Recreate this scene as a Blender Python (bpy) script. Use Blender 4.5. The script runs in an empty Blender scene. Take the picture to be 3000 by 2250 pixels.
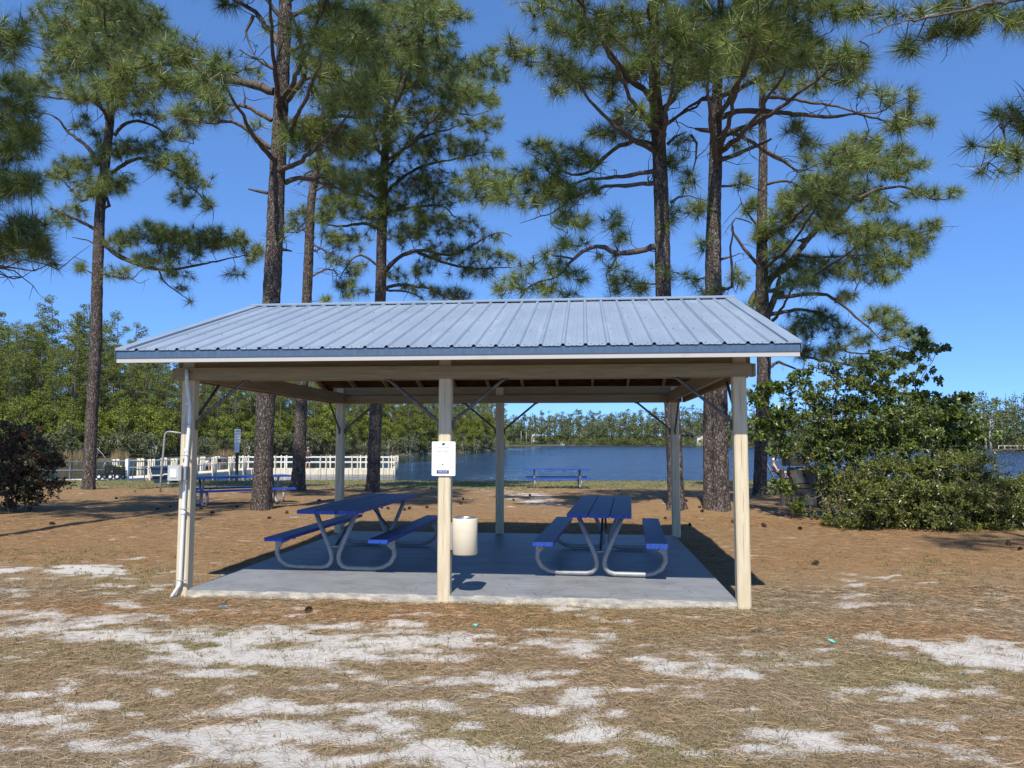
import bpy, math, random
import numpy as np
from mathutils import Vector, Matrix

S = bpy.context.scene
COL = S.collection
rng = np.random.default_rng(11)
random.seed(5)

# ------------------------------------------------------------------ camera, sky, sun, exposure
FPX, PITCH, ROLL, YAW = 2163.4, math.radians(4.406), math.radians(0.074), math.radians(5.606)
CAM = np.array([4.591, -8.037, 1.75])
_fw = np.array([-math.sin(YAW) * math.cos(PITCH), math.cos(YAW) * math.cos(PITCH), math.sin(PITCH)])
_r0 = np.array([math.cos(YAW), math.sin(YAW), 0.0])
_u0 = np.cross(_r0, _fw)
_r = _r0 * math.cos(ROLL) + _u0 * math.sin(ROLL)
_u = -_r0 * math.sin(ROLL) + _u0 * math.cos(ROLL)
cd = bpy.data.cameras.new('camera')
cd.sensor_fit = 'HORIZONTAL'
cd.sensor_width = 36.0
cd.lens = FPX / 3000 * 36
cd.clip_start = 0.1
cd.clip_end = 3000
cam = bpy.data.objects.new('camera', cd)
COL.objects.link(cam)
cam.matrix_world = Matrix(((_r[0], _u[0], -_fw[0], CAM[0]), (_r[1], _u[1], -_fw[1], CAM[1]),
                           (_r[2], _u[2], -_fw[2], CAM[2]), (0, 0, 0, 1)))
S.camera = cam

SUN_EL, SUN_AZ = math.radians(53.0), math.radians(2.0)   # light travels towards +y, a touch to +x
W = bpy.data.worlds.new('World')
S.world = W
W.use_nodes = True
nt = W.node_tree
for n in list(nt.nodes):
    nt.nodes.remove(n)
sky = nt.nodes.new('ShaderNodeTexSky')
sky.sky_type = 'NISHITA'
sky.sun_disc = False
sky.sun_elevation = SUN_EL
sky.sun_rotation = math.pi + SUN_AZ
sky.air_density = 0.5
sky.dust_density = 0.0
sky.ozone_density = 6.0
gm = nt.nodes.new('ShaderNodeGamma')
gm.inputs['Gamma'].default_value = 0.56
hs = nt.nodes.new('ShaderNodeMix')
hs.data_type = 'RGBA'; hs.blend_type = 'MULTIPLY'; hs.clamp_result = False
hs.inputs['Factor'].default_value = 1.0
hs.inputs['B'].default_value = (0.96, 1.56, 2.42, 1)
bg = nt.nodes.new('ShaderNodeBackground')
bg.inputs['Strength'].default_value = 0.148
wo = nt.nodes.new('ShaderNodeOutputWorld')
nt.links.new(sky.outputs[0], gm.inputs['Color'])
nt.links.new(gm.outputs[0], hs.inputs['A'])
nt.links.new(hs.outputs['Result'], bg.inputs['Color'])
nt.links.new(bg.outputs[0], wo.inputs['Surface'])
sl = bpy.data.lights.new('sun', 'SUN')
sl.energy = 5.0
sl.angle = math.radians(0.53)
sl.color = (1.0, 0.95, 0.87)
so = bpy.data.objects.new('sun', sl)
COL.objects.link(so)
so.rotation_euler = Vector((math.sin(SUN_AZ) * math.cos(SUN_EL), math.cos(SUN_AZ) * math.cos(SUN_EL), -math.sin(SUN_EL))).to_track_quat('-Z', 'Y').to_euler()
S.view_settings.view_transform = 'Standard'
S.view_settings.look = 'None'
S.view_settings.exposure = 0.3
S.view_settings.gamma = 1.0
S.view_settings.use_curve_mapping = False
S.render.engine = 'CYCLES'
S.cycles.max_bounces = 6
S.cycles.diffuse_bounces = 2
S.cycles.transparent_max_bounces = 8

# ------------------------------------------------------------------ where things stand: a sight line and a distance give a place
def at(px, py, d):
    return CAM + d * (_fw + _r * ((px - 1500) / FPX) - _u * ((py - 1125) / FPX))

FH = np.array([-math.sin(YAW), math.cos(YAW)])
RH = np.array([math.cos(YAW), math.sin(YAW)])

def dist_lat(x, y):
    dx, dy = x - CAM[0], y - CAM[1]
    return dx * FH[0] + dy * FH[1], dx * RH[0] + dy * RH[1]

def ground_xy(d, s):
    return CAM[0] + d * FH[0] + s * RH[0], CAM[1] + d * FH[1] + s * RH[1]

PROF_D = [-60, 14, 24, 39.0, 40.2, 42.5, 48, 90]
PROF_Z = [0, 0, -0.08, -0.345, -0.42, -1.35, -2.2, -3]
MOUNDS = [(7.3, 11.6, 0.34, 1.8), (-13.6, 17.6, 0.12, 1.5), (-3.8, 10.6, 0.07, 1.2), (-5.9, 18.2, 0.1, 1.2), (-2.5, 16.4, .08, 1.1), (10.6, 17.6, .1, 1.2)]
WATER_Z = -1.1

def gz(x, y):
    x = np.asarray(x, float); y = np.asarray(y, float)
    d, s = dist_lat(x, y)
    wob = 0.35 * np.sin(s * 0.31 + 1) + 0.2 * np.sin(s * 0.83)
    z = np.interp(d + wob * (d > 34), PROF_D, PROF_Z)
    for mx, my, a, r in MOUNDS:
        z = z + a * np.exp(-((x - mx) ** 2 + (y - my) ** 2) / (r * r))
    ns = 0.018 * np.sin(x * 1.7 + 0.8 * np.sin(y * 1.1)) * np.sin(y * 1.9 + 0.7 * np.sin(x * 0.9)) + 0.010 * np.sin(x * 4.1 + 2 * np.sin(y * 3.3)) * np.sin(y * 5.3 + x)
    return z + ns

def gpt(px, py):
    v = _fw + _r * ((px - 1500) / FPX) - _u * ((py - 1125) / FPX)
    t = (0 - CAM[2]) / v[2]
    for _ in range(30):
        p = CAM + v * t
        t = 0.5 * t + 0.5 * (float(gz(p[0], p[1])) - CAM[2]) / v[2]
    p = CAM + v * t
    return np.array([p[0], p[1], float(gz(p[0], p[1]))]), t

# ------------------------------------------------------------------ materials
def mat(name, col, rough=0.6, col2=None, scale=4.0, stretch=(1, 1, 1), metal=0.0, bump=0.0, bscale=None, spec=0.5, detail=6, lo=0.35, hi=0.65, coords='Object'):
    m = bpy.data.materials.new(name)
    m.use_nodes = True
    t = m.node_tree
    b = t.nodes['Principled BSDF']
    b.inputs['Roughness'].default_value = rough
    b.inputs['Metallic'].default_value = metal
    b.inputs['Specular IOR Level'].default_value = spec
    b.inputs['Base Color'].default_value = (*col, 1)
    if col2 or bump:
        tc = t.nodes.new('ShaderNodeTexCoord')
        mp = t.nodes.new('ShaderNodeMapping')
        mp.inputs['Scale'].default_value = stretch
        t.links.new(tc.outputs[coords], mp.inputs[0])
        nz = t.nodes.new('ShaderNodeTexNoise')
        nz.inputs['Scale'].default_value = scale
        nz.inputs['Detail'].default_value = detail
        nz.inputs['Roughness'].default_value = 0.65
        t.links.new(mp.outputs[0], nz.inputs['Vector'])
        if col2:
            r = t.nodes.new('ShaderNodeValToRGB')
            r.color_ramp.elements[0].position = lo
            r.color_ramp.elements[1].position = hi
            r.color_ramp.elements[0].color = (*col2, 1)
            r.color_ramp.elements[1].color = (*col, 1)
            t.links.new(nz.outputs['Fac'], r.inputs[0])
            t.links.new(r.outputs[0], b.inputs['Base Color'])
        if bump:
            src = nz
            if bscale:
                src = t.nodes.new('ShaderNodeTexNoise')
                src.inputs['Scale'].default_value = bscale
                src.inputs['Detail'].default_value = 4
                t.links.new(mp.outputs[0], src.inputs['Vector'])
            bp = t.nodes.new('ShaderNodeBump')
            bp.inputs['Strength'].default_value = bump
            bp.inputs['Distance'].default_value = 0.02
            t.links.new(src.outputs['Fac'], bp.inputs['Height'])
            t.links.new(bp.outputs[0], b.inputs['Normal'])
    return m

def wear(m, col, scale, lo, hi, fac=1.0, stretch=(1, 1, 1)):
    t = m.node_tree; b = t.nodes['Principled BSDF']
    src = b.inputs['Base Color'].links[0].from_socket
    tc = t.nodes.new('ShaderNodeTexCoord'); mp = t.nodes.new('ShaderNodeMapping'); mp.inputs['Scale'].default_value = stretch
    t.links.new(tc.outputs['Object'], mp.inputs[0])
    n = t.nodes.new('ShaderNodeTexNoise'); n.inputs['Scale'].default_value = scale; n.inputs['Detail'].default_value = 7; n.inputs['Roughness'].default_value = .7
    t.links.new(mp.outputs[0], n.inputs['Vector'])
    mr = t.nodes.new('ShaderNodeMapRange'); mr.inputs['From Min'].default_value = lo; mr.inputs['From Max'].default_value = hi; mr.inputs['To Max'].default_value = fac
    t.links.new(n.outputs['Fac'], mr.inputs['Value'])
    x = t.nodes.new('ShaderNodeMix'); x.data_type = 'RGBA'
    t.links.new(mr.outputs[0], x.inputs['Factor']); t.links.new(src, x.inputs['A']); x.inputs['B'].default_value = (*col, 1)
    t.links.new(x.outputs['Result'], b.inputs['Base Color'])

def leaf_mat(name, col, rough=0.5, trans=0.3, spec=0.4):
    m = bpy.data.materials.new(name)
    m.use_nodes = True
    t = m.node_tree
    b = t.nodes['Principled BSDF']
    b.inputs['Roughness'].default_value = rough
    b.inputs['Specular IOR Level'].default_value = spec
    at_ = t.nodes.new('ShaderNodeAttribute'); at_.attribute_name = 'tint'
    mx = t.nodes.new('ShaderNodeMix'); mx.data_type = 'RGBA'; mx.blend_type = 'MULTIPLY'
    mx.inputs['Factor'].default_value = 1.0
    mx.inputs['A'].default_value = (*col, 1)
    t.links.new(at_.outputs['Color'], mx.inputs['B'])
    t.links.new(mx.outputs['Result'], b.inputs['Base Color'])
    tr = t.nodes.new('ShaderNodeBsdfTranslucent')
    t.links.new(mx.outputs['Result'], tr.inputs['Color'])
    ms = t.nodes.new('ShaderNodeMixShader'); ms.inputs[0].default_value = trans
    t.links.new(b.outputs[0], ms.inputs[1]); t.links.new(tr.outputs[0], ms.inputs[2])
    t.links.new(ms.outputs[0], t.nodes['Material Output'].inputs[0])
    return m

def bark_mat():
    m = bpy.data.materials.new('pine_bark')
    m.use_nodes = True
    t = m.node_tree; L = t.links
    b = t.nodes['Principled BSDF']; b.inputs['Roughness'].default_value = 0.9; b.inputs['Specular IOR Level'].default_value = 0.15
    tc = t.nodes.new('ShaderNodeTexCoord')
    mp = t.nodes.new('ShaderNodeMapping'); mp.inputs['Scale'].default_value = (1, 1, 0.42)
    L.new(tc.outputs['Object'], mp.inputs[0])
    wz = t.nodes.new('ShaderNodeTexNoise'); wz.inputs['Scale'].default_value = 14; wz.inputs['Detail'].default_value = 4
    L.new(mp.outputs[0], wz.inputs['Vector'])
    ad = t.nodes.new('ShaderNodeVectorMath'); ad.operation = 'MULTIPLY_ADD'
    ad.inputs[1].default_value = (0.13, 0.13, 0.13)
    L.new(wz.outputs['Color'], ad.inputs[0]); L.new(mp.outputs[0], ad.inputs[2])
    vo = t.nodes.new('ShaderNodeTexVoronoi'); vo.feature = 'DISTANCE_TO_EDGE'; vo.inputs['Scale'].default_value = 19
    L.new(ad.outputs[0], vo.inputs['Vector'])
    vc = t.nodes.new('ShaderNodeTexVoronoi'); vc.inputs['Scale'].default_value = 19
    L.new(ad.outputs[0], vc.inputs['Vector'])
    r = t.nodes.new('ShaderNodeValToRGB')
    r.color_ramp.elements[0].position = 0.0; r.color_ramp.elements[0].color = (0.16, 0.13, 0.11, 1)
    r.color_ramp.elements[1].position = 0.11; r.color_ramp.elements[1].color = (1, 1, 1, 1)
    L.new(vo.outputs['Distance'], r.inputs[0])
    pc = t.nodes.new('ShaderNodeValToRGB')
    pc.color_ramp.elements[0].color = (0.110, 0.088, 0.074, 1); pc.color_ramp.elements[1].color = (0.25, 0.218, 0.195, 1)
    el = pc.color_ramp.elements.new(0.55); el.color = (0.185, 0.148, 0.124, 1)
    sx = t.nodes.new('ShaderNodeSeparateColor'); L.new(vc.outputs['Color'], sx.inputs[0])
    L.new(sx.outputs[0], pc.inputs[0])
    mx = t.nodes.new('ShaderNodeMix'); mx.data_type = 'RGBA'; mx.blend_type = 'MULTIPLY'; mx.inputs['Factor'].default_value = 1
    L.new(pc.outputs[0], mx.inputs['A']); L.new(r.outputs[0], mx.inputs['B'])
    L.new(mx.outputs['Result'], b.inputs['Base Color'])
    fn = t.nodes.new('ShaderNodeTexNoise'); fn.inputs['Scale'].default_value = 60; L.new(mp.outputs[0], fn.inputs['Vector'])
    ma = t.nodes.new('ShaderNodeMath'); ma.operation = 'MULTIPLY_ADD'; ma.inputs[1].default_value = 0.12
    L.new(fn.outputs['Fac'], ma.inputs[0])
    mn = t.nodes.new('ShaderNodeMath'); mn.operation = 'MINIMUM'; mn.inputs[1].default_value = 0.25
    L.new(vo.outputs['Distance'], mn.inputs[0]); L.new(mn.outputs[0], ma.inputs[2])
    bp = t.nodes.new('ShaderNodeBump'); bp.inputs['Strength'].default_value = 1.0; bp.inputs['Distance'].default_value = 0.09
    L.new(ma.outputs[0], bp.inputs['Height']); L.new(bp.outputs[0], b.inputs['Normal'])
    return m

M = {}
M['bark'] = bark_mat()
M['limb'] = mat('limb_bark', (0.17, 0.135, 0.11), 0.9, (0.075, 0.058, 0.048), 14, (1, 1, 0.6), bump=0.8, spec=0.15)
M['needle'] = leaf_mat('pine_needles', (0.185, 0.222, 0.058), 0.42, 0.13, 0.45)
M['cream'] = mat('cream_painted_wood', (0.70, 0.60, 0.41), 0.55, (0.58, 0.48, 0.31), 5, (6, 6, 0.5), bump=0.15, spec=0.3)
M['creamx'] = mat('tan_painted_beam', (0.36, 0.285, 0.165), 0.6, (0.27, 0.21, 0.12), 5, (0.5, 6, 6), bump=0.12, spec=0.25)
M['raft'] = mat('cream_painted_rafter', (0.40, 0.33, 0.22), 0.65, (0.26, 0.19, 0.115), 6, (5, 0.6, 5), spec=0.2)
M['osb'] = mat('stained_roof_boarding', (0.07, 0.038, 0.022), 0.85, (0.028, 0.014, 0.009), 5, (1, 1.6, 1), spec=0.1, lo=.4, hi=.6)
M['roof'] = mat('blue_painted_metal', (0.275, 0.335, 0.405), 0.42, (0.225, 0.28, 0.35), 1.7, (1.2, .5, .5), spec=0.5, detail=9)
wear(M['roof'], (.42, .47, .52), 2.2, .56, .75, .5, (3, .35, .35))
wear(M['roof'], (.17, .19, .21), 5, .66, .78, .5, (2.5, .5, .5))
M['trim'] = mat('blue_metal_trim', (0.085, 0.135, 0.21), 0.35, (0.06, 0.10, 0.16), 9, (3, 1, 1), spec=0.6)
M['fascia'] = mat('white_painted_fascia', (0.48, 0.465, 0.43), 0.5, (0.38, 0.36, 0.32), 2.4, (1.2, 3, 3), lo=.22, hi=.42)
M['screw'] = mat('dark_screw', (0.05, 0.06, 0.08), 0.6)
M['pipe'] = mat('grey_steel_pipe', (0.19, 0.185, 0.18), 0.5, (0.09, 0.075, 0.065), 8, metal=0.35)
M['slabtop'] = mat('grey_blue_floor_paint', (0.245, 0.252, 0.255), 0.5, (0.20, 0.208, 0.215), 2.2, (1, 2.5, 1), bump=0.05, bscale=30, spec=0.25)
wear(M['slabtop'], (.10, .105, .11), 1.3, .50, .70, .7, (1, 2, 1))
wear(M['slabtop'], (.45, .44, .41), 9, .66, .71, .8)
wear(M['slabtop'], (.16, .15, .13), 26, .64, .74, .6, (3, 1, 1))
M['slabside'] = mat('weathered_concrete', (0.62, 0.56, 0.44), 0.85, (0.25, 0.24, 0.22), 6, (1, 1, 3), bump=0.3)
M['blue'] = mat('blue_painted_wood', (0.017, 0.072, 0.40), 0.42, (0.010, 0.042, 0.24), 5, (7, .7, 2), bump=0.25, spec=0.55, lo=.3, hi=.55)
wear(M['blue'], (.006, .014, .05), 6, .60, .72, .8, (6, .8, 3))
wear(M['blue'], (.20, .22, .25), 11, .72, .77, .5, (5, 1.2, 3))
M['blue_shadetop'] = mat('shaded_worn_blue_top', (0.034, 0.078, 0.215), 0.5, (0.018, 0.042, 0.115), 5, (7, .7, 2), bump=0.3, spec=0.4, lo=.3, hi=.6)  # duller, darker blue: shade under the roof put into the colour, plus wear
wear(M['blue_shadetop'], (.16, .18, .20), 9, .68, .76, .6, (7, .9, 3))
M['steel'] = mat('galvanised_steel', (0.37, 0.37, 0.355), 0.5, (0.27, 0.27, 0.26), 12, metal=0.25)
M['can'] = mat('cream_painted_metal', (0.72, 0.63, 0.46), 0.45, (0.62, 0.52, 0.36), 5, spec=.4, lo=.2, hi=.45)
M['tin'] = mat('bright_metal_liner', (0.6, 0.6, 0.6), 0.3, metal=0.9)
M['white'] = mat('white_sign_face', (0.86, 0.87, 0.86), 0.35)
M['ink'] = mat('dark_grey_print', (0.10, 0.12, 0.13), 0.5)
M['grey_ink'] = mat('grey_print', (0.42, 0.44, 0.45), 0.5)
M['navy'] = mat('navy_print', (0.012, 0.03, 0.13), 0.5)
M['leafgreen'] = mat('green_logo_print', (0.01, 0.20, 0.09), 0.5)
M['redink'] = mat('red_print', (0.35, 0.03, 0.03), 0.5)
M['pvc'] = mat('white_plastic_pipe', (0.80, 0.80, 0.78), 0.35, (0.70, 0.69, 0.66), 6)
M['cover'] = mat('frosted_plastic_cover', (0.45, 0.45, 0.42), 0.25, (0.50, 0.50, 0.47), 18)
M['boxgrey'] = mat('grey_plastic_box', (0.30, 0.31, 0.31), 0.5)
M['dock'] = mat('cream_dock_boards', (0.76, 0.69, 0.52), 0.7, (0.60, 0.52, 0.37), 3, (3, 3, .6))
M['dockwhite'] = mat('white_rail', (0.82, 0.82, 0.79), 0.45)
M['concrete'] = mat('pale_concrete', (0.66, 0.64, 0.58), 0.8, (0.55, 0.53, 0.48), 4)
M['oldwood'] = mat('weathered_grey_wood', (0.24, 0.21, 0.17), 0.85, (0.12, 0.10, 0.08), 7, (5, 5, .8))
M['panel'] = mat('shade_darkened_stained_panel', (0.15, 0.15, 0.15), 0.6, (0.03, 0.03, 0.03), 3)  # pale panel darkened: shrub shade put into the colour, with black blotches
M['darkwood'] = mat('dark_wood_post', (0.07, 0.055, 0.045), 0.8)
M['black'] = mat('black_plastic', (0.012, 0.012, 0.013), 0.35)
M['rubber'] = mat('black_rubber', (0.02, 0.02, 0.02), 0.7)
M['tub'] = mat('dark_blue_plastic', (0.022, 0.045, 0.085), 0.4)
M['lime'] = mat('lime_cloth', (0.55, 0.62, 0.10), 0.7)
M['skin'] = mat('skin', (0.55, 0.32, 0.22), 0.5)
M['shirt'] = mat('dark_brown_shirt', (0.05, 0.042, 0.038), 0.85)
M['shorts'] = mat('dark_shorts', (0.03, 0.035, 0.05), 0.85)
M['creamshirt'] = mat('pale_cream_shirt', (0.75, 0.68, 0.48), 0.8)
M['cap'] = mat('tan_cap', (0.32, 0.25, 0.15), 0.8)
M['whitecap'] = mat('white_cap', (0.8, 0.8, 0.8), 0.7)
M['hair'] = mat('dark_hair', (0.03, 0.02, 0.015), 0.7)
M['bluefab'] = mat('dark_blue_fabric', (0.008, 0.045, 0.16), 0.75)
M['cone'] = mat('pine_cone_scales', (0.085, 0.05, 0.03), 0.8, (0.05, 0.03, 0.02), 30)
M['grit'] = mat('house_white', (0.78, 0.77, 0.72), 0.7)
M['housecream'] = mat('house_cream', (0.76, 0.68, 0.48), 0.7)
M['houseroof'] = mat('grey_shingle_roof', (0.16, 0.155, 0.15), 0.85, (0.11, 0.105, 0.10), 3)
M['glass'] = mat('dark_window_glass', (0.02, 0.025, 0.03), 0.1)
M['pine_far'] = leaf_mat('wood_pine_foliage', (0.175, 0.20, 0.04), 0.6, 0.3, .3)
M['decid'] = leaf_mat('bright_leaf_foliage', (0.24, 0.28, 0.045), 0.55, 0.35, .35)
M['greyshrub'] = leaf_mat('grey_green_foliage', (0.145, 0.165, 0.075), 0.65, 0.25, .3)
M['far_leaf'] = leaf_mat('far_wood_foliage', (0.125, 0.15, 0.055), 0.7, 0.2, .2)
M['shrub_leaf'] = leaf_mat('glossy_shrub_leaf', (0.125, 0.145, 0.028), 0.35, 0.12, .5)
M['tall_leaf'] = leaf_mat('tall_shrub_leaf', (0.115, 0.155, 0.03), 0.38, 0.22, .5)
M['dark_leaf'] = leaf_mat('dark_shrub_leaf', (0.042, 0.05, 0.022), 0.45, 0.15, .4)
M['trunk_far'] = mat('distant_bark', (0.15, 0.12, 0.10), 0.9, (0.09, 0.07, 0.06), 5)
M['trunk_pale'] = mat('pale_bark', (0.42, 0.39, 0.34), 0.9)
M['reed'] = leaf_mat('dry_reeds', (0.36, 0.27, 0.14), 0.8, 0.2, .1)
M['straw'] = leaf_mat('dry_pine_straw', (0.39, 0.275, 0.16), 0.65, 0.1, .25)
M['grass'] = leaf_mat('grass_blades', (0.19, 0.195, 0.075), 0.6, 0.25, .25)
M['stem'] = mat('shrub_stem', (0.20, 0.16, 0.12), 0.85, (0.11, 0.085, 0.065), 9)
M['litterblue'] = mat('blue_wrapper', (0.08, 0.33, 0.75), 0.4)
M['litterteal'] = mat('teal_plastic', (0.10, 0.55, 0.45), 0.4)

# ------------------------------------------------------------------ mesh helpers
def np_mesh(name, V, F, m, parent=None, tint=None, attrs=None, smooth=False):
    V = np.ascontiguousarray(V, dtype=np.float32); F = np.ascontiguousarray(F, dtype=np.int32)
    me = bpy.data.meshes.new(name)
    n, k = F.shape
    me.vertices.add(len(V)); me.vertices.foreach_set('co', V.ravel())
    me.loops.add(n * k); me.loops.foreach_set('vertex_index', F.ravel())
    me.polygons.add(n); me.polygons.foreach_set('loop_start', np.arange(0, n * k, k, dtype=np.int32))
    if tint is not None:
        a = me.attributes.new('tint', 'FLOAT_COLOR', 'POINT')
        c = np.ones((len(V), 4), np.float32); c[:, :3] = tint
        a.data.foreach_set('color', c.ravel())
    for kx, v in (attrs or {}).items():
        a = me.attributes.new(kx, 'FLOAT', 'POINT'); a.data.foreach_set('value', np.ascontiguousarray(v, np.float32))
    me.update(calc_edges=True)
    me.polygons.foreach_set('use_smooth', np.full(n, smooth))
    me.materials.append(m)
    return link(name, me, parent)

def link(name, me, parent=None):
    o = bpy.data.objects.new(name, me); COL.objects.link(o)
    if parent is not None:
        o.parent = parent
    return o

class G:
    def __init__(s): s.v = []; s.f = []; s.sm = []
    def add(s, v, f, sm=False):
        n = len(s.v); s.v += [tuple(map(float, a)) for a in v]; s.f += [tuple(i + n for i in q) for q in f]; s.sm += [sm] * len(f); return s
    def box(s, lo, hi, T=None):
        x0, y0, z0 = lo; x1, y1, z1 = hi
        v = [(x0, y0, z0), (x1, y0, z0), (x1, y1, z0), (x0, y1, z0), (x0, y0, z1), (x1, y0, z1), (x1, y1, z1), (x0, y1, z1)]
        if T is not None: v = [tuple(T @ Vector(a)) for a in v]
        return s.add(v, [(0, 3, 2, 1), (4, 5, 6, 7), (0, 1, 5, 4), (1, 2, 6, 5), (2, 3, 7, 6), (3, 0, 4, 7)])
    def bbox(s, lo, hi, b=0.008):
        """box with chamfered edges"""
        x0, y0, z0 = lo; x1, y1, z1 = hi
        v = []; 
        pr = [(x0 + b, y0), (x1 - b, y0), (x1, y0 + b), (x1, y1 - b), (x1 - b, y1), (x0 + b, y1), (x0, y1 - b), (x0, y0 + b)]
        v = [(x, y, z0) for x, y in pr] + [(x, y, z1) for x, y in pr]
        f = [tuple(range(7, -1, -1)), tuple(range(8, 16))] + [(i, (i + 1) % 8, 8 + (i + 1) % 8, 8 + i) for i in range(8)]
        return s.add(v, f)
    def bar(s, a, b, w, h, up=(0, 0, 1)):
        a = Vector(a); b = Vector(b); d = (b - a).normalized(); up = Vector(up)
        x = d.cross(up)
        if x.length < 1e-4: x = d.cross(Vector((1, 0, 0)))
        x.normalize(); z = x.cross(d)
        v = [p + x * sx * w / 2 + z * sz * h / 2 for p in (a, b) for sx, sz in ((-1, -1), (1, -1), (1, 1), (-1, 1))]
        return s.add(v, [(3, 2, 1, 0), (4, 5, 6, 7), (0, 1, 5, 4), (1, 2, 6, 5), (2, 3, 7, 6), (3, 0, 4, 7)])
    def tube(s, pts, r, n=8, cap=True, sm=True):
        P = [Vector(p) for p in pts]
        R = r if hasattr(r, '__len__') else [r] * len(P)
        T = []
        for i in range(len(P)):
            t = (P[min(i + 1, len(P) - 1)] - P[max(i - 1, 0)]); T.append(t.normalized() if t.length > 1e-9 else Vector((0, 0, 1)))
        u = T[0].cross(Vector((0, 0, 1)))
        if u.length < 0.1: u = T[0].cross(Vector((1, 0, 0)))
        u.normalize(); v = []; f = []
        for i in range(len(P)):
            u = (u - T[i] * u.dot(T[i])).normalized(); w = T[i].cross(u)
            for k in range(n):
                a = 2 * math.pi * k / n
                v.append(P[i] + (u * math.cos(a) + w * math.sin(a)) * R[i])
        for i in range(len(P) - 1):
            for k in range(n):
                f.append((i * n + k, i * n + (k + 1) % n, (i + 1) * n + (k + 1) % n, (i + 1) * n + k))
        if cap:
            f.append(tuple(range(n - 1, -1, -1))); f.append(tuple((len(P) - 1) * n + k for k in range(n)))
        return s.add(v, f, sm)
    def lathe(s, prof, c=(0, 0, 0), n=20, sm=True):
        v = []; f = []
        for r, z in prof:
            for k in range(n):
                a = 2 * math.pi * k / n
                v.append((c[0] + r * math.cos(a), c[1] + r * math.sin(a), c[2] + z))
        for i in range(len(prof) - 1):
            for k in range(n):
                f.append((i * n + k, i * n + (k + 1) % n, (i + 1) * n + (k + 1) % n, (i + 1) * n + k))
        return s.add(v, f, sm)
    def prism(s, poly, a, b, axis='y'):
        """poly of 2-D points, extruded between a and b along axis"""
        def P(p, t):
            return {'y': (p[0], t, p[1]), 'x': (t, p[0], p[1]), 'z': (p[0], p[1], t)}[axis]
        n = len(poly)
        v = [P(p, a) for p in poly] + [P(p, b) for p in poly]
        return s.add(v, [tuple(range(n)), tuple(range(2 * n - 1, n - 1, -1))] + [(i, i + n, (i + 1) % n + n, (i + 1) % n) for i in range(n)])
    def build(s, name, m, parent=None, off=(0, 0, 0)):
        me = bpy.data.meshes.new(name)
        me.from_pydata([(a[0] - off[0], a[1] - off[1], a[2] - off[2]) for a in s.v], [], s.f)
        me.polygons.foreach_set('use_smooth', s.sm)
        import bmesh
        bm = bmesh.new(); bm.from_mesh(me); bmesh.ops.recalc_face_normals(bm, faces=bm.faces); bm.to_mesh(me); bm.free()
        me.materials.append(m)
        return link(name, me, parent)

def tag(o, label=None, cat=None, group=None, kind=None):
    if label: o['label'] = label
    if cat: o['category'] = cat
    if group: o['group'] = group
    if kind: o['kind'] = kind
    return o

def thing(name, label, cat, loc=(0, 0, 0), rz=0.0, group=None):
    o = bpy.data.objects.new(name, None); COL.objects.link(o)
    o.empty_display_size = 0.2
    o.location = tuple(map(float, loc)); o.rotation_euler = (0, 0, rz)
    return tag(o, label, cat, group)

KIDS = {}
def dup(root, loc, rz=0.0, scale=None, label=None, group=None):
    c = root.copy(); COL.objects.link(c); c.location = tuple(map(float, loc)); c.rotation_euler = (0, 0, rz)
    if scale: c.scale = scale
    if label: c['label'] = label
    if group: c['group'] = group
    kids = KIDS.get(root.name)
    if kids is None:
        kids = KIDS[root.name] = [(k, list(k.children)) for k in root.children]
    for k, gs in kids:
        q = k.copy(); COL.objects.link(q); q.parent = c
        for g in gs:
            h = g.copy(); COL.objects.link(h); h.parent = q
    return c

def text_mesh(name, s, size, m, parent, loc, rot, sx=1.0, bold=0.0):
    cu = bpy.data.curves.new(name, 'FONT'); cu.body = s; cu.size = size; cu.align_x = 'CENTER'; cu.align_y = 'CENTER'
    cu.extrude = 0.0004; cu.offset = bold; cu.resolution_u = 3
    o = bpy.data.objects.new('tmp', cu); COL.objects.link(o)
    dg = bpy.context.evaluated_depsgraph_get(); dg.update()
    me = bpy.data.meshes.new_from_object(o.evaluated_get(dg)); me.name = name
    bpy.data.objects.remove(o); bpy.data.curves.remove(cu)
    me.materials.clear(); me.materials.append(m)
    q = link(name, me, parent); q.location = loc; q.rotation_euler = rot; q.scale = (sx, 1, 1)
    return q

def vnoise(x, y, seed=0):
    """value noise in numpy"""
    r = np.random.default_rng(seed).random((257, 257))
    xi = np.floor(x).astype(int); yi = np.floor(y).astype(int); fx = x - xi; fy = y - yi
    fx = fx * fx * (3 - 2 * fx); fy = fy * fy * (3 - 2 * fy)
    a = r[xi % 256, yi % 256]; b = r[(xi + 1) % 256, yi % 256]; c = r[xi % 256, (yi + 1) % 256]; d = r[(xi + 1) % 256, (yi + 1) % 256]
    return (a * (1 - fx) + b * fx) * (1 - fy) + (c * (1 - fx) + d * fx) * fy

def fbm(x, y, seed=0, o=4):
    t = 0; a = 0.5; n = 0
    for i in range(o):
        t = t + a * vnoise(x * 2 ** i + 31.7 * i + 100, y * 2 ** i + 11.3 * i + 100, seed + i); n += a; a *= 0.55
    return t / n

# ------------------------------------------------------------------ SETTING: ground, water, far land
P_ = 0.14
PW, PXM, PD = 6.17, 2.986, 5.299
SLAB_Z = 0.087

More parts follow.
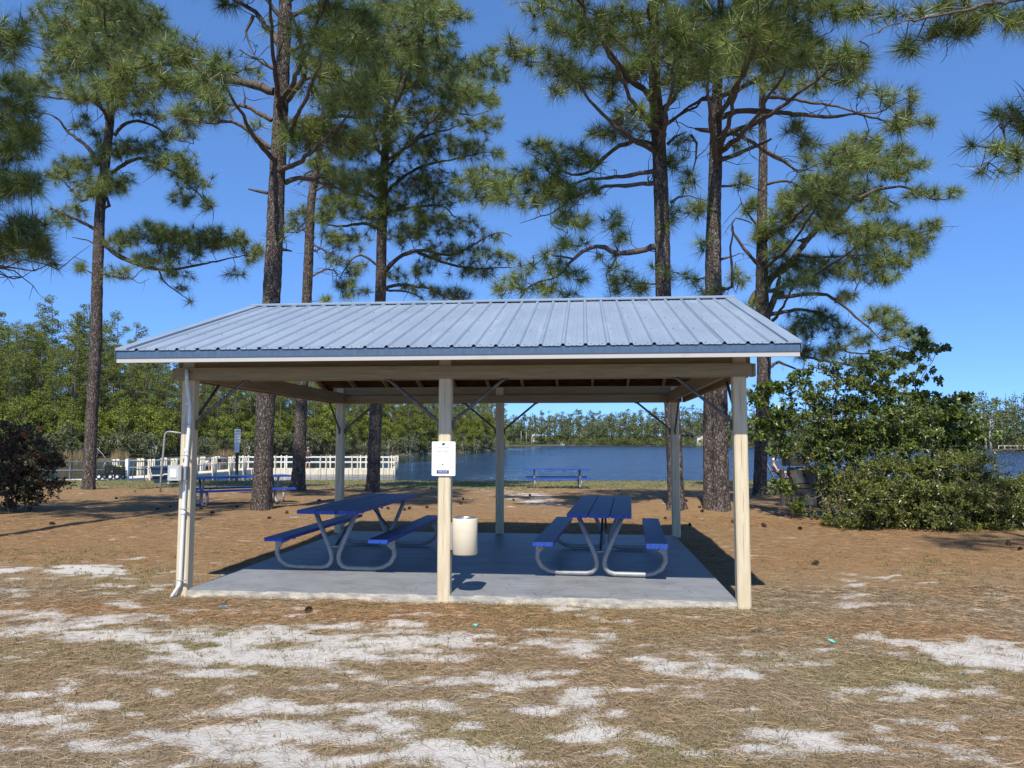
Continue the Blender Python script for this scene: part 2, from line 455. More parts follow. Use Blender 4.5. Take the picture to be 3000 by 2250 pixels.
SAND = [(40, 1668, 90, 14, 1), (270, 1672, 170, 22, .9), (340, 1770, 60, 9, .9), (140, 1818, 200, 36, 1), (60, 1730, 60, 12, .6), (360, 1575, 50, 7, .5),
        (60, 1790, 80, 14, .8), (250, 1860, 160, 26, .9), (430, 1880, 120, 22, .7), (590, 1880, 200, 18, .7), (770, 1866, 300, 24, 1), (1190, 1868, 230, 30, 1), (1000, 1850, 200, 20, .8), (1400, 1850, 130, 18, .5), (1690, 1885, 130, 32, 1), (1800, 1870, 60, 14, .6), (740, 1932, 260, 26, 1), (1020, 1925, 120, 24, .7),
        (1480, 1990, 170, 22, .8), (1540, 2002, 110, 12, .5), (840, 2078, 250, 20, .85), (1010, 2010, 150, 20, .5), (800, 2146, 240, 28, 1), (1090, 2118, 160, 24, .8), (1160, 2050, 80, 16, .6),
        (760, 2200, 190, 26, 1), (1000, 2170, 160, 24, .9), (1290, 2222, 190, 26, 1), (1720, 2160, 180, 24, .9), (1790, 2205, 80, 22, .8), (2060, 2195, 80, 22, .9), (1960, 2165, 60, 14, .6),
        (2305, 2172, 130, 26, 1), (2890, 1928, 160, 28, .95), (2420, 2022, 190, 9, .5), (2700, 2025, 130, 14, .9), (2850, 2030, 70, 10, .6), (2890, 1880, 70, 14, .8), (2650, 1880, 80, 8, .6),
        (1910, 1940, 80, 28, .8), (2100, 1968, 90, 14, .6), (2190, 1970, 60, 16, .6), (2720, 2105, 80, 20, .5), (2560, 2130, 50, 22, .4), (2980, 2085, 60, 20, .6), (2500, 1768, 60, 7, .5), (2310, 1582, 90, 9, .55), (2400, 1640, 60, 6, .4), (2480, 1740, 120, 7, .3),
        (1560, 1452, 90, 12, .8), (1440, 1440, 120, 10, .5), (1580, 1470, 80, 10, .9), (1500, 1432, 60, 8, .6), (600, 1448, 110, 6, .5), (420, 1440, 70, 5, .5), (1700, 1600, 60, 10, .0), (200, 2060, 150, 22, .6), (120, 2130, 120, 20, .6), (480, 2090, 120, 18, .5), (300, 2240, 200, 26, .6), (1500, 2090, 140, 18, .4), (1640, 2050, 140, 18, .45), (1350, 2120, 90, 16, .5), (2200, 2090, 120, 14, .35)]
SAND_W = []
for (cx, cy, rx, ry, s) in SAND:
    c, t = gpt(cx, cy); n, _ = gpt(cx, cy + ry)
    SAND_W.append((*dist_lat(c[0], c[1]), abs(dist_lat(c[0], c[1])[0] - dist_lat(n[0], n[1])[0]), rx * t / FPX, s))

def ground_masks(x, y):
    d, s = dist_lat(x, y)
    sand = np.full(d.shape, -0.42)
    n1 = fbm(s * 0.9, d * 1.6, 3) - 0.5
    sand = sand + 0.5 * n1
    for cd_, cs_, rd, rs, a in SAND_W:
        q = ((d - cd_) / (rd * 1.35)) ** 2 + ((s - cs_) / (rs * 1.15)) ** 2
        sand = np.maximum(sand, -0.40 + 0.6 * n1 + a * 0.70 * np.exp(-q * 0.8))
    sand = sand + 1.0 * (fbm(s * 1.8, d * 4.6, 9) - 0.5) + 1.45 * (fbm(s * 4.5, d * 9, 19, 3) - 0.5)
    sand = sand + .07 - 0.3 * np.clip((d - 8.2) / 3, 0, 1)
    gr = np.clip((d - 28.5 + 3 * (fbm(s * .25, d * .25, 40) - .5)) / 4.0, 0, 1)               # lawn along the water
    near = np.clip(1 - np.abs(d - 6) / 6, 0, 1)
    gr = np.maximum(gr, np.clip(0.42 * near + 1.6 * (fbm(s * .7, d * .9, 55) - 0.55), 0, .85))
    # a little grass along the front of the slab
    gr = np.maximum(gr, np.clip(.55 - np.abs(y + .25) * 2.2, 0, 1) * (x > -.3) * (x < 6.5) * (fbm(s * 2.2, d * 2.2, 61) > .47))
    return np.clip(sand * 1.7 + 0.47, 0, 1), gr

def ground_mat():
    m = bpy.data.materials.new('sandy_ground')
    m.use_nodes = True
    t = m.node_tree; L = t.links; N = t.nodes
    b = N['Principled BSDF']; b.inputs['Roughness'].default_value = 0.95; b.inputs['Specular IOR Level'].default_value = 0.1
    tc = N.new('ShaderNodeTexCoord')
    def noise(scale, detail=5, stretch=(1, 1, 1), rot=0):
        mp = N.new('ShaderNodeMapping'); mp.inputs['Scale'].default_value = stretch; mp.inputs['Rotation'].default_value = (0, 0, rot)
        L.new(tc.outputs['Object'], mp.inputs[0])
        n = N.new('ShaderNodeTexNoise'); n.inputs['Scale'].default_value = scale; n.inputs['Detail'].default_value = detail; n.inputs['Roughness'].default_value = .7
        L.new(mp.outputs[0], n.inputs['Vector']); return n
    def ramp(src, stops):
        r = N.new('ShaderNodeValToRGB')
        while len(r.color_ramp.elements) < len(stops): r.color_ramp.elements.new(0.5)
        for e, (p, c) in zip(r.color_ramp.elements, stops): e.position = p; e.color = (*c, 1)
        L.new(src, r.inputs[0]); return r
    def mix(f, a, c, mode='MIX'):
        x = N.new('ShaderNodeMix'); x.data_type = 'RGBA'; x.blend_type = mode
        if isinstance(f, float): x.inputs['Factor'].default_value = f
        else: L.new(f, x.inputs['Factor'])
        L.new(a, x.inputs['A']); L.new(c, x.inputs['B']); return x.outputs['Result']
    n1 = noise(26, 6, (1, 3.0, 1), .3); n2 = noise(34, 6, (3.0, 1, 1), .2); n3 = noise(1.3, 5); n4 = noise(150, 3)
    s1 = ramp(n1.outputs['Fac'], [(.30, (.055, .035, .02)), (.5, (.24, .165, .092)), (.70, (.43, .32, .20))])
    s2 = ramp(n2.outputs['Fac'], [(.30, (.06, .042, .024)), (.5, (.24, .175, .10)), (.72, (.43, .34, .22))])
    straw = mix(ramp(n3.outputs['Fac'], [(.35, (0, 0, 0)), (.65, (1, 1, 1))]).outputs[0], s1.outputs[0], s2.outputs[0])
    g1 = ramp(n2.outputs['Fac'], [(.3, (.07, .08, .025)), (.52, (.17, .18, .06)), (.75, (.30, .29, .13))])
    an = N.new('ShaderNodeAttribute'); an.attribute_name = 'needle_zone'
    warm = N.new('ShaderNodeRGB'); warm.outputs[0].default_value = (1.0, .87, .73, 1)
    straw = mix(an.outputs['Fac'], straw, mix(1.0, straw, warm.outputs[0], 'MULTIPLY'))
    ag = N.new('ShaderNodeAttribute'); ag.attribute_name = 'grass'
    gm_ = N.new('ShaderNodeMapRange'); L.new(ag.outputs['Fac'], gm_.inputs['Value']); gm_.inputs['From Min'].default_value = .25; gm_.inputs['To Max'].default_value = .85
    base = mix(gm_.outputs[0], straw, g1.outputs[0])
    sn = ramp(n4.outputs['Fac'], [(.32, (.36, .33, .29)), (.62, (.62, .585, .53))])
    asd = N.new('ShaderNodeAttribute'); asd.attribute_name = 'sand'
    # break the sand edge up with fine noise
    ma = N.new('ShaderNodeMath'); ma.operation = 'ADD'; L.new(asd.outputs['Fac'], ma.inputs[0])
    n5 = noise(48, 5, (1, 2.2, 1), .1)
    mm = N.new('ShaderNodeMath'); mm.operation = 'MULTIPLY_ADD'; mm.inputs[1].default_value = 2.6; mm.inputs[2].default_value = -1.3
    L.new(n5.outputs['Fac'], mm.inputs[0]); L.new(mm.outputs[0], ma.inputs[1])
    sr = ramp(ma.outputs[0], [(.42, (0, 0, 0)), (.62, (1, 1, 1))])
    col = mix(sr.outputs[0], base, sn.outputs[0])
    L.new(col, b.inputs['Base Color'])
    bp = N.new('ShaderNodeBump'); bp.inputs['Strength'].default_value = .7; bp.inputs['Distance'].default_value = .03
    nb = noise(22, 7); L.new(nb.outputs['Fac'], bp.inputs['Height']); L.new(bp.outputs[0], b.inputs['Normal'])
    return m

dr = [-40, -25, -15, -8, -3, 0, 1.2, 2.0]
d_ = 2.4
while d_ < 47:
    dr.append(d_); d_ += max(0.022, 0.0085 * d_)
dr += [50, 60]
dr = np.array(dr)
ns_ = 340
tt = np.linspace(-1, 1, ns_); tt = np.sign(tt) * (0.72 * np.abs(tt) + .28 * np.abs(tt) ** 5)
hw = np.where(dr < 2, 30, dr * 1.15 + 5) + np.clip(dr - 25, 0, 40) * 1.0
DD = np.repeat(dr[:, None], ns_, 1); SS = tt[None, :] * hw[:, None] / tt.max()
GX, GY = ground_xy(DD, SS)
GZ = gz(GX, GY)
sand_a, grass_a = ground_masks(GX.ravel(), GY.ravel())
nr = len(dr)
idx = np.arange(nr * ns_).reshape(nr, ns_)
Fq = np.stack([idx[:-1, :-1], idx[:-1, 1:], idx[1:, 1:], idx[1:, :-1]], -1).reshape(-1, 4)
DD_, SS_ = dist_lat(GX.ravel(), GY.ravel())
def needle_zone(d, s, x, y):
    z = np.clip((d - 8.4 + 2.2 * (fbm(s * .3, d * .3, 91) - .5)) / 2.5, 0, 1)
    z = np.maximum(z, np.clip(.8 - np.abs(y + .75) * 1.1, 0, 1) * (x > -2) * (x < 8.5))
    return z * np.clip((33 - d) / 4, 0, 1)
ground = np_mesh('ground', np.stack([GX.ravel(), GY.ravel(), GZ.ravel()], 1), Fq, ground_mat(), attrs={'sand': sand_a, 'grass': grass_a, 'needle_zone': needle_zone(DD_, SS_, GX.ravel(), GY.ravel())}, smooth=True)
tag(ground, kind='structure')

def water_mat():
    m = bpy.data.materials.new('lake_water')
    m.use_nodes = True
    t = m.node_tree; L = t.links; N = t.nodes
    b = N['Principled BSDF']
    b.inputs['Base Color'].default_value = (0.006, 0.022, 0.05, 1)
    b.inputs['IOR'].default_value = 1.33
    tc = N.new('ShaderNodeTexCoord')
    # wind: the cove on the left is sheltered, the open lake is ruffled
    sp = N.new('ShaderNodeSeparateXYZ'); L.new(tc.outputs['Object'], sp.inputs[0])
    nlow = N.new('ShaderNodeTexNoise'); nlow.inputs['Scale'].default_value = .035; nlow.inputs['Detail'].default_value = 3
    L.new(tc.outputs['Object'], nlow.inputs['Vector'])
    ad = N.new('ShaderNodeMath'); ad.operation = 'MULTIPLY_ADD'; ad.inputs[1].default_value = 26.0
    L.new(nlow.outputs['Fac'], ad.inputs[0]); L.new(sp.outputs[0], ad.inputs[2])
    mr = N.new('ShaderNodeMapRange'); mr.inputs['From Min'].default_value = -8; mr.inputs['From Max'].default_value = 16; mr.inputs['To Min'].default_value = 0.05; mr.inputs['To Max'].default_value = 1.0
    L.new(ad.outputs[0], mr.inputs['Value'])
    def nz(scale, stretch, det):
        mp = N.new('ShaderNodeMapping'); mp.inputs['Scale'].default_value = stretch; L.new(tc.outputs['Object'], mp.inputs[0])
        n = N.new('ShaderNodeTexNoise'); n.inputs['Scale'].default_value = scale; n.inputs['Detail'].default_value = det; n.inputs['Roughness'].default_value = .6; L.new(mp.outputs[0], n.inputs['Vector']); return n
    a = nz(1.1, (.45, 1, 1), 4); c = nz(.30, (.3, 1, 1), 5)
    s = N.new('ShaderNodeMath'); s.operation = 'MULTIPLY_ADD'; s.inputs[1].default_value = 2.2
    L.new(c.outputs['Fac'], s.inputs[0]); L.new(a.outputs['Fac'], s.inputs[2])
    bp = N.new('ShaderNodeBump'); bp.inputs['Distance'].default_value = 2.2
    L.new(s.outputs[0], bp.inputs['Height'])
    L.new(mr.outputs[0], bp.inputs['Strength'])
    L.new(bp.outputs[0], b.inputs['Normal'])
    rr = N.new('ShaderNodeMapRange'); rr.inputs['To Min'].default_value = .03; rr.inputs['To Max'].default_value = .22
    L.new(mr.outputs[0], rr.inputs['Value']); L.new(rr.outputs[0], b.inputs['Roughness'])
    return m
wv = [ground_xy(d, s) for d, s in ((36, -900), (36, 900), (1500, 2200), (1500, -2200))]
tag(G().add([(x, y, WATER_Z) for x, y in wv], [(0, 1, 2, 3)]).build('lake_water', water_mat()), kind='structure')

M['bank'] = mat('bank_soil', (0.10, 0.09, 0.05), 0.9, (0.07, 0.075, 0.03), .6, bump=.3)
def bank(name, shore, prof):
    V = []; F = []
    n = len(prof)
    for px, d in shore:
        s = (px - 1500) / FPX * d
        for off, z in prof:
            x, y = ground_xy(d + off, s * (d + off) / d); V.append((x, y, z))
    for i in range(len(shore) - 1):
        for j in range(n - 1):
            a = i * n + j; F.append((a, a + n, a + n + 1, a + 1))
    o = np_mesh(name, np.array(V), np.array(F), M['bank'], smooth=True)
    return tag(o, kind='structure')
def dense(sh, step=40):
    o = []
    for (x0, d0), (x1, d1) in zip(sh[:-1], sh[1:]):
        k = max(1, int((x1 - x0) / step))
        for i in range(k):
            t = i / k; o.append((x0 + (x1 - x0) * t + random.uniform(-6, 6), (d0 + (d1 - d0) * t) * random.uniform(.99, 1.01)))
    o.append(sh[-1]); return o
L_SHORE = [(-1500, 84), (-700, 86), (-300, 92), (200, 100), (620, 113), (900, 133), (1200, 149), (1400, 190), (1475, 222), (1490, 260)]
F_SHORE = [(1380, 440), (1600, 436), (2000, 420), (2120, 380), (2240, 320), (2500, 270), (2900, 224), (3100, 205), (3600, 190), (4600, 180)]
bank('cove_bank', dense(L_SHORE), [(-3, -1.6), (0, -1.08), (1.5, -.75), (8, -.4), (40, .3), (160, 2)])
bank('far_bank', dense(F_SHORE), [(-4, -1.7), (0, -1.05), (3, -.6), (20, .2), (60, 1.0), (500, 8)])

# ------------------------------------------------------------------ PAVILION
slab = G().bbox((P_ + .004, .02, -.12), (PW - .004, PD + P_ - .02, SLAB_Z), .012).build('concrete_slab', M['slabtop'])
tag(slab, kind='structure')
sf = G()
xs = np.linspace(P_ + .006, PW - .006, 40)
for i in range(39):
    a, b = xs[i], xs[i + 1]
    sf.box((a, .004 + .004 * random.random(), -.1), (b, .0195, SLAB_Z - .004 - .012 * random.random()))
sf.build('slab_edge', M['slabside'], slab)

pav = thing('picnic_pavilion', 'open picnic pavilion with blue metal gable roof on cream posts', 'pavilion')
HB, BT = 2.436, 2.576
DBX = -.05                                            # the rear right corner sits slightly inwards
post_sites = [(0, 0, 0), (PXM, 0, 0), (PW, 0, 0), (0, PD, 0), (PXM, PD, 0), (PW + DBX, PD, 0)]
for i, (x, y, z) in enumerate(post_sites):
    base = -.25 if y == 0 else SLAB_Z - .02
    g = G().bbox((x, y, base), (x + P_, y + P_, 2.72), .014)
    po = g.build('post', M['cream'], pav)
    # drying checks, long thin splits in the timber
    g = G(); zz = .3 + random.random() * .3
    for k in range(4):
        l = random.uniform(.25, .55); xx = x + P_ * random.uniform(.40, .58)
        g.tube([(xx + random.uniform(-.003, .003), y - .0006, zz), (xx + random.uniform(-.006, .006), y - .0008, zz + l / 2), (xx + random.uniform(-.003, .003), y - .0006, zz + l)], [.0006, .0016, .0005], 4)
        zz += l + random.uniform(.05, .3)
    tag(g.build('splits', M['darkwood'], po), kind='stuff')

def board(name, lo, hi, m, par=pav):
    return G().bbox(lo, hi, .006).build(name, m, par)
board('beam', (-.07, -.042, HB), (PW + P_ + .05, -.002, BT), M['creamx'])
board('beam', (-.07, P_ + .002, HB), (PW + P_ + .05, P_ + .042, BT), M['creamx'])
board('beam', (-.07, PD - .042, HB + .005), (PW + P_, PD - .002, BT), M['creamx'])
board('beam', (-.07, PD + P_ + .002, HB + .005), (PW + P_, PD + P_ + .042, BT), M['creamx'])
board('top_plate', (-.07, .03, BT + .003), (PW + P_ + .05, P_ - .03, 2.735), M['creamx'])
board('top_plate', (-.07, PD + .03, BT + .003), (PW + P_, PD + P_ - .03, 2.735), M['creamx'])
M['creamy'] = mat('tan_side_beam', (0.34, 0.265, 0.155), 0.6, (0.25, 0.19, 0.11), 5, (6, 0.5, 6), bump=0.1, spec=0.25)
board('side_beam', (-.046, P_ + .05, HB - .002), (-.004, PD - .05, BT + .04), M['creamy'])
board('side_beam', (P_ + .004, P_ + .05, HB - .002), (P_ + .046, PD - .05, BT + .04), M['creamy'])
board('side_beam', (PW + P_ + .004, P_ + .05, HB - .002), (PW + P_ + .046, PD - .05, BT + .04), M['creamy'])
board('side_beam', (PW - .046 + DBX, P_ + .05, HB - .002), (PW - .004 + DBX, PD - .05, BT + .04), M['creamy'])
board('end_block', (-.115, -.02, HB + .004), (-.075, .12, BT - .002), M['creamx'])
board('end_block', (PW + P_ + .055, -.02, HB + .004), (PW + P_ + .095, .12, BT - .002), M['creamx'])

YE, YR = -.555, 2.72; YB = 2 * YR - YE
ZE, ZR = 2.712, 3.79
SL = (ZR - ZE) / (YR - YE)
XL, XR = -.424, 6.705
def rz_(y): return ZE + SL * ((y - YE) if y <= YR else (YB - y))
# boarding under the metal, rafters, ridge board
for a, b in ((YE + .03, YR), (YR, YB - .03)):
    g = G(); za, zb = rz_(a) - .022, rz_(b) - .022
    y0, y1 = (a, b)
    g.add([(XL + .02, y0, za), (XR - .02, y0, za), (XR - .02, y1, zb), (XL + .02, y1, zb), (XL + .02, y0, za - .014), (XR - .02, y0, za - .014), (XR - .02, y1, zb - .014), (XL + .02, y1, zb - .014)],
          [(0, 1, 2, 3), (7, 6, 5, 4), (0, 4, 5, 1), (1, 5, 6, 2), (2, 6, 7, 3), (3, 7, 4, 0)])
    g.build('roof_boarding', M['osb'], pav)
nraf = 12
for i in range(nraf):
    x = XL + .05 + (XR - XL - .1) * i / (nraf - 1)
    for sgn in (0, 1):
        ys = (YE + .055, YR - .022) if sgn == 0 else (YB - .055, YR + .022)
        dep = .135
        z0 = [rz_(y) - .038 for y in ys]
        poly = [(ys[0], z0[0]), (ys[1], z0[1]), (ys[1], z0[1] - dep), (ys[0], z0[0] - .095)]
        k = (0.14 / SL)
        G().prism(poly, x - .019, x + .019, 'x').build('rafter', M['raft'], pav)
board('ridge_board', (XL + .06, YR - .02, ZR - .25), (XR - .06, YR + .02, ZR - .045), M['raft'])
# fascia and eave trim, front and back
for sg, ye in ((-1, YE), (1, YB)):
    yy = sorted((ye - sg * .018, ye + sg * .02))
    G().box((XL, yy[0], ZE - .128), (XR, yy[1], ZE - .012)).build('fascia_board', M['fascia'], pav)
    g = G()
    yo = ye + sg * .0235
    g.box((XL - .004, min(yo, ye + sg * .0205), ZE - .073), (XR + .004, max(yo, ye + sg * .0205), ZE - .004))
    g.box((XL - .004, min(yo + sg * .006, yo), ZE - .078), (XR + .004, max(yo + sg * .006, yo), ZE - .068))
    g.build('eave_trim', M['trim'], pav)
for x0, x1 in ((XL - .002, XL + .02), (XR - .02, XR + .002)):
    for a, b in ((YE, YR), (YR, YB)):
        za, zb = rz_(a), rz_(b)
        G().prism([(a, za - .02), (b, zb - .02), (b, zb - .13), (a, za - .12)], x0, x1, 'x').build('rake_board', M['fascia'], pav)
# ribbed roofing sheets, one object each
PITCH_RIB = .2286; SHEET = PITCH_RIB * 4
def sheet_profile(w):
    p = []
    x = 0
    k = 0
    while x < w - 1e-6:
        for dx, h in ((0, .024), (.010, .024), (.026, .0), (.078, 0), (.084, .004), (.094, .004), (.100, 0), (.126, 0), (.132, .004), (.142, .004), (.148, 0), (.2026, 0), (.2186, .024)):
            if x + dx <= w: p.append((x + dx, h))
        x += PITCH_RIB
    p.append((w, .020 if abs((w / PITCH_RIB) - round(w / PITCH_RIB)) < .02 else 0))
    return p
nsh = int(math.ceil((XR - XL) / SHEET))
for side in (0, 1):
    for k in range(nsh):
        x0 = XL + k * SHEET; w = min(SHEET, XR - x0)
        pr = sheet_profile(w)
        ya, yb = (YE - .035, YR - .01) if side == 0 else (YB + .035, YR + .01)
        za, zb = (rz_(YE) - SL * .035, rz_(YR) - SL * .01)
        n = len(pr); V = []; ln = 8
        lift = .013 + .0015 * (k % 2)
        for j in range(ln + 1):
            t = j / ln
            for (x, h) in pr:
                V.append((x0 + x + .0015, ya + (yb - ya) * t, za + (zb - za) * t + h + lift + .0012 * math.sin(7 * t + k * 2 + x * 5)))
        top = len(V)
        V += [(a, b, c - .0022) for a, b, c in V]
        F = []
        for j in range(ln):
            for i in range(n - 1):
                a = j * n + i
                F.append((a, a + 1, a + n + 1, a + n)); F.append((top + a, top + a + n, top + a + n + 1, top + a + 1))
        for i in range(n - 1):
            F.append((i, top + i, top + i + 1, i + 1))
        np_mesh('roof_sheet', np.array(V), np.array(F), M['roof'], pav)
# dark closure behind the open rib ends, screws, rake trim, ridge cap
g = G(); g.box((XL + .03, YE - .018, ZE - .008), (XR - .03, YE + .01, ZE + .006)); g.build('closure_strip', M['screw'], pav)
g = G()
for r_ in (.012, .26, .5, .74, .95):
    y = YE + (YR - YE) * r_
    for i in range(int((XR - XL) / PITCH_RIB)):
        for dx in (.06, .17) if r_ < .02 else (.055,):
            x = XL + i * PITCH_RIB + dx + random.uniform(-.01, .01); yy = y + random.uniform(-.02, .02) * (r_ > .02)
            z = rz_(yy) + .013
            g.lathe([(.007, 0), (.007, .005), (.0, .008)], (x, yy, z), 6, False)
tag(g.build('roof_screws', M['screw'], pav), kind='stuff')
for x0, x1 in ((XL - .012, XL + .115), (XR - .115, XR + .012)):
    for a, b in ((YE - .037, YR), (YB + .037, YR)):
        za = ZE - SL * .037; zb = ZR
        s = 1 if b > a else -1
        t = .040
        g = G()
        g.add([(x0, a, za + .015), (x1, a, za + .015), (x1, b, zb + .015), (x0, b, zb + .015), (x0, a, za + t), (x1, a, za + t), (x1, b, zb + t), (x0, b, zb + t)],
              [(0, 1, 2, 3), (4, 5, 6, 7), (0, 1, 5, 4), (1, 2, 6, 5), (2, 3, 7, 6), (3, 0, 4, 7)])
        xo = x0 if x0 < 0 else x1
        q = .002
        g.add([(xo, a, za + t), (xo, b, zb + t), (xo, b, zb - .09), (xo, a, za - .08), (xo + q, a, za + t), (xo + q, b, zb + t), (xo + q, b, zb - .09), (xo + q, a, za - .08)],
              [(0, 1, 2, 3), (4, 5, 6, 7), (0, 1, 5, 4), (1, 2, 6, 5), (2, 3, 7, 6), (3, 0, 4, 7)])
        g.build('rake_trim', M['roof'], pav)
for sgn in (-1, 1):
    for (a, b, up) in ((XL - .03, 3.0, 0), (2.9, XR + .03, .004)):
        g = G(); w = .15
        z1 = ZR + .050 + up; z0 = z1 - w * SL
        g.add([(a, YR, z1), (b, YR, z1), (b, YR + sgn * w, z0), (a, YR + sgn * w, z0), (a, YR, z1 - .004), (b, YR, z1 - .004), (b, YR + sgn * w, z0 - .004), (a, YR + sgn * w, z0 - .004),
               (a, YR + sgn * (w - .004), z0 - .016), (b, YR + sgn * (w - .004), z0 - .016)],
              [(0, 1, 2, 3), (7, 6, 5, 4), (0, 4, 5, 1), (1, 5, 6, 2), (3, 7, 4, 0), (3, 2, 9, 8), (2, 6, 7, 3)])
        g.build('ridge_cap', M['roof'], pav)
# pipe knee braces
def brace(x, y, dx, dy):
    z0, z1, l = 1.87, HB + .005, .56
    p = [(x, y, z0), (x, y, z0 + .09), (x + dx * .05, y + dy * .05, z0 + .14), (x + dx * l, y + dy * l, z1 - .01), (x + dx * (l + .05), y + dy * (l + .05), z1 + .0)]
    G().tube(p, [.012, .017, .019, .019, .014], 8).build('knee_brace', M['pipe'], pav)
for (x, y, z) in post_sites:
    yc = y + P_ / 2
    if x > .1: brace(x - .018, yc, -1, 0)
    if x < 6: brace(x + P_ + .018, yc, 1, 0)
for x in (0, PW):
    xc = x + P_ / 2
    brace(xc, P_ + .018, 0, 1)
    brace(xc + (DBX if x > 0 else 0), PD - .018, 0, -1)

# electrical conduit and socket box on the left post
cond = thing('conduit_pipe', 'white plastic conduit running down the leftmost post with a kicked out foot', 'conduit', (.07, -.03, 0))
G().tube([(.02, -.045, 2.56), (.02, -.035, 2.46), (.025, -.035, 2.40), (.055, -.01, 2.15), (.055, -.006, 1.95), (.03, -.004, 1.5), (.02, -.004, 1.0), (.01, -.004, .22), (.005, -.006, .14), (-.03, -.02, .08), (-.085, -.05, -.03)], .021, 10).build('pipe', M['pvc'], cond)
for z in (1.62, .92, 2.15):
    G().lathe([(.024, 0), (.027, .006), (.027, .03), (.024, .036)], (.03 if z > 1 else .02, -.004, z), 10).build('collar', M['pvc'], cond)
for z in (2.5, 1.93, 1.58, .98, .19):
    G().box((-.03, -.028, z), (.075, -.001, z + .006)).build('strap', M['steel'], cond)
sk = thing('socket_box', 'grey socket box with frosted plastic cover on the leftmost post', 'electrical box', (.03, -.06, 1.385))
G().bbox((-.03, -.03, -.075), (.10, .055, .075), .008).build('body', M['boxgrey'], sk)
g = G().bbox((-.085, -.10, -.08), (.075, -.034, .085), .02); g.build('cover', M['cover'], sk)
G().box((-.085, -.07, -.12), (-.065, -.05, -.082)).build('latch', M['cover'], sk)
G().box((-.04, -.108, -.045), (.035, -.101, .04)).build('window', M['white'], sk)

# ------------------------------------------------------------------ sign on the middle post
sg = thing('welcome_sign', 'white WELCOME notice board on the middle front post', 'sign', (PXM + P_ / 2 - .005, -.012, 1.555))
g = G()
w, h = .131, .187; r = .012
pl = []
for cx, cz, a0 in ((w - r, h - r, 0), (-w + r, h - r, 90), (-w + r, -h + r, 180), (w - r, -h + r, 270)):
    for k in range(5):
        a = math.radians(a0 + k * 22.5); pl.append((cx + r * math.cos(a), cz + r * math.sin(a)))
g.prism(pl, -.003, .003, 'y'); g.build('board', M['white'], sg)
RX = (math.pi / 2, 0, 0); YF = -.0036
def flat(name, polys, m, par=sg, y=YF, loc=None):
    g = G()
    for p in polys:
        g.prism(p, y - .0004, y, 'y')
    return g.build(name, m, par)
def rect(x0, z0, x1, z1): return [(x0, z0), (x1, z0), (x1, z1), (x0, z1)]
def leafp(cx, cz, l, wd, ang):
    pts = []
    for k in range(12):
        a = 2 * math.pi * k / 12; u = l * math.cos(a); v = wd * math.sin(a) * (1 - .35 * math.cos(a))
        pts.append((cx + u * math.cos(ang) - v * math.sin(ang), cz + u * math.sin(ang) + v * math.cos(ang)))
    return pts
def logo(cx, cz, s):
    return [leafp(cx + dx * s, cz + dz * s, l * s, wv_ * s, math.radians(a)) for dx, dz, l, wv_, a in ((-.010, .002, .015, .004, 150), (-.004, .008, .012, .0035, 115), (.004, .008, .012, .004, 75), (.012, .006, .012, .004, 40), (.002, -.008, .018, .006, 12), (-.006, -.006, .014, .004, 170))]
flat('leaf_emblem', logo(-.002, .160, 1.0), M['leafgreen'])
text_mesh('lettering', 'Parks & Recreation', .0175, M['ink'], sg, (-.002, YF, .121), RX, 1.05)
flat('small_print', [rect(-.037 + i * .012, .1335, -.037 + i * .012 + .009, .1365) for i in range(7)] + [rect(-.04 + i * .014, .1045, -.04 + i * .014 + .010, .1085) for i in range(6)], M['grey_ink'])
text_mesh('lettering', 'WELCOME!!', .0245, M['ink'], sg, (-.008, YF, .080), RX, 1.0)
pp = []
for row, (z, wd) in enumerate(((.0565, .096), (.0415, .112), (.0265, .093))):
    x = -wd
    random.seed(row + 3)
    while x < wd - .008:
        l = min(random.choice((.008, .012, .016, .022)), wd - x)
        pp.append(rect(x, z - .0024, x + l, z + .0024)); x += l + .0045
flat('small_print', pp, M['grey_ink'])
x0, x1, z0, z1, bw = -.076, .060, -.163, .009, .0022
flat('box_outline', [rect(x0, z1 - bw, x1, z1), rect(x0, z0 + .036, x0 + bw, z1 - bw), rect(x1 - bw, z0 + .036, x1, z1 - bw), rect(x0, z0, x1, z0 + .036)], M['navy'])
text_mesh('lettering', 'CHECK-IN LINK', .0145, M['white'], sg, (-.008, YF - .0006, z0 + .018), RX, 1.0, .0004)
flat('leaf_emblem', logo(-.010, -.062, .55), M['leafgreen'])
scw = G().lathe([(.004, 0), (.004, .002), (0, .003)], (0, 0, 0), 8).build('screw', M['steel'], sg)
scw.location = (-.006, YF, -.175); scw.rotation_euler = RX
random.seed(77)

# ------------------------------------------------------------------ litter bin on the middle post
bn = thing('litter_bin', 'cream cylindrical litter bin bolted to the middle front post', 'bin', (PXM + P_ + .155, .06, .515))
R_ = .137
G().lathe([(0, 0), (R_ - .01, 0), (R_, .012), (R_, .385), (R_ - .003, .392), (R_ - .006, .385), (R_ - .006, .02)], n=32).build('drum', M['can'], bn)
G().lathe([(R_ - .012, .06), (R_ - .012, .388), (R_ - .004, .396), (R_ - .014, .40), (R_ - .02, .388), (R_ - .02, .06), (0, .06)], n=32).build('liner', M['tin'], bn)
G().tube([(-R_ + .02, 0, .35), (0, .004, .385), (R_ - .02, 0, .35)], .004, 6).build('handle', M['tin'], bn)
G().box((-.165, -.035, .05), (-R_ + .004, .035, .34)).build('bracket', M['steel'], bn)

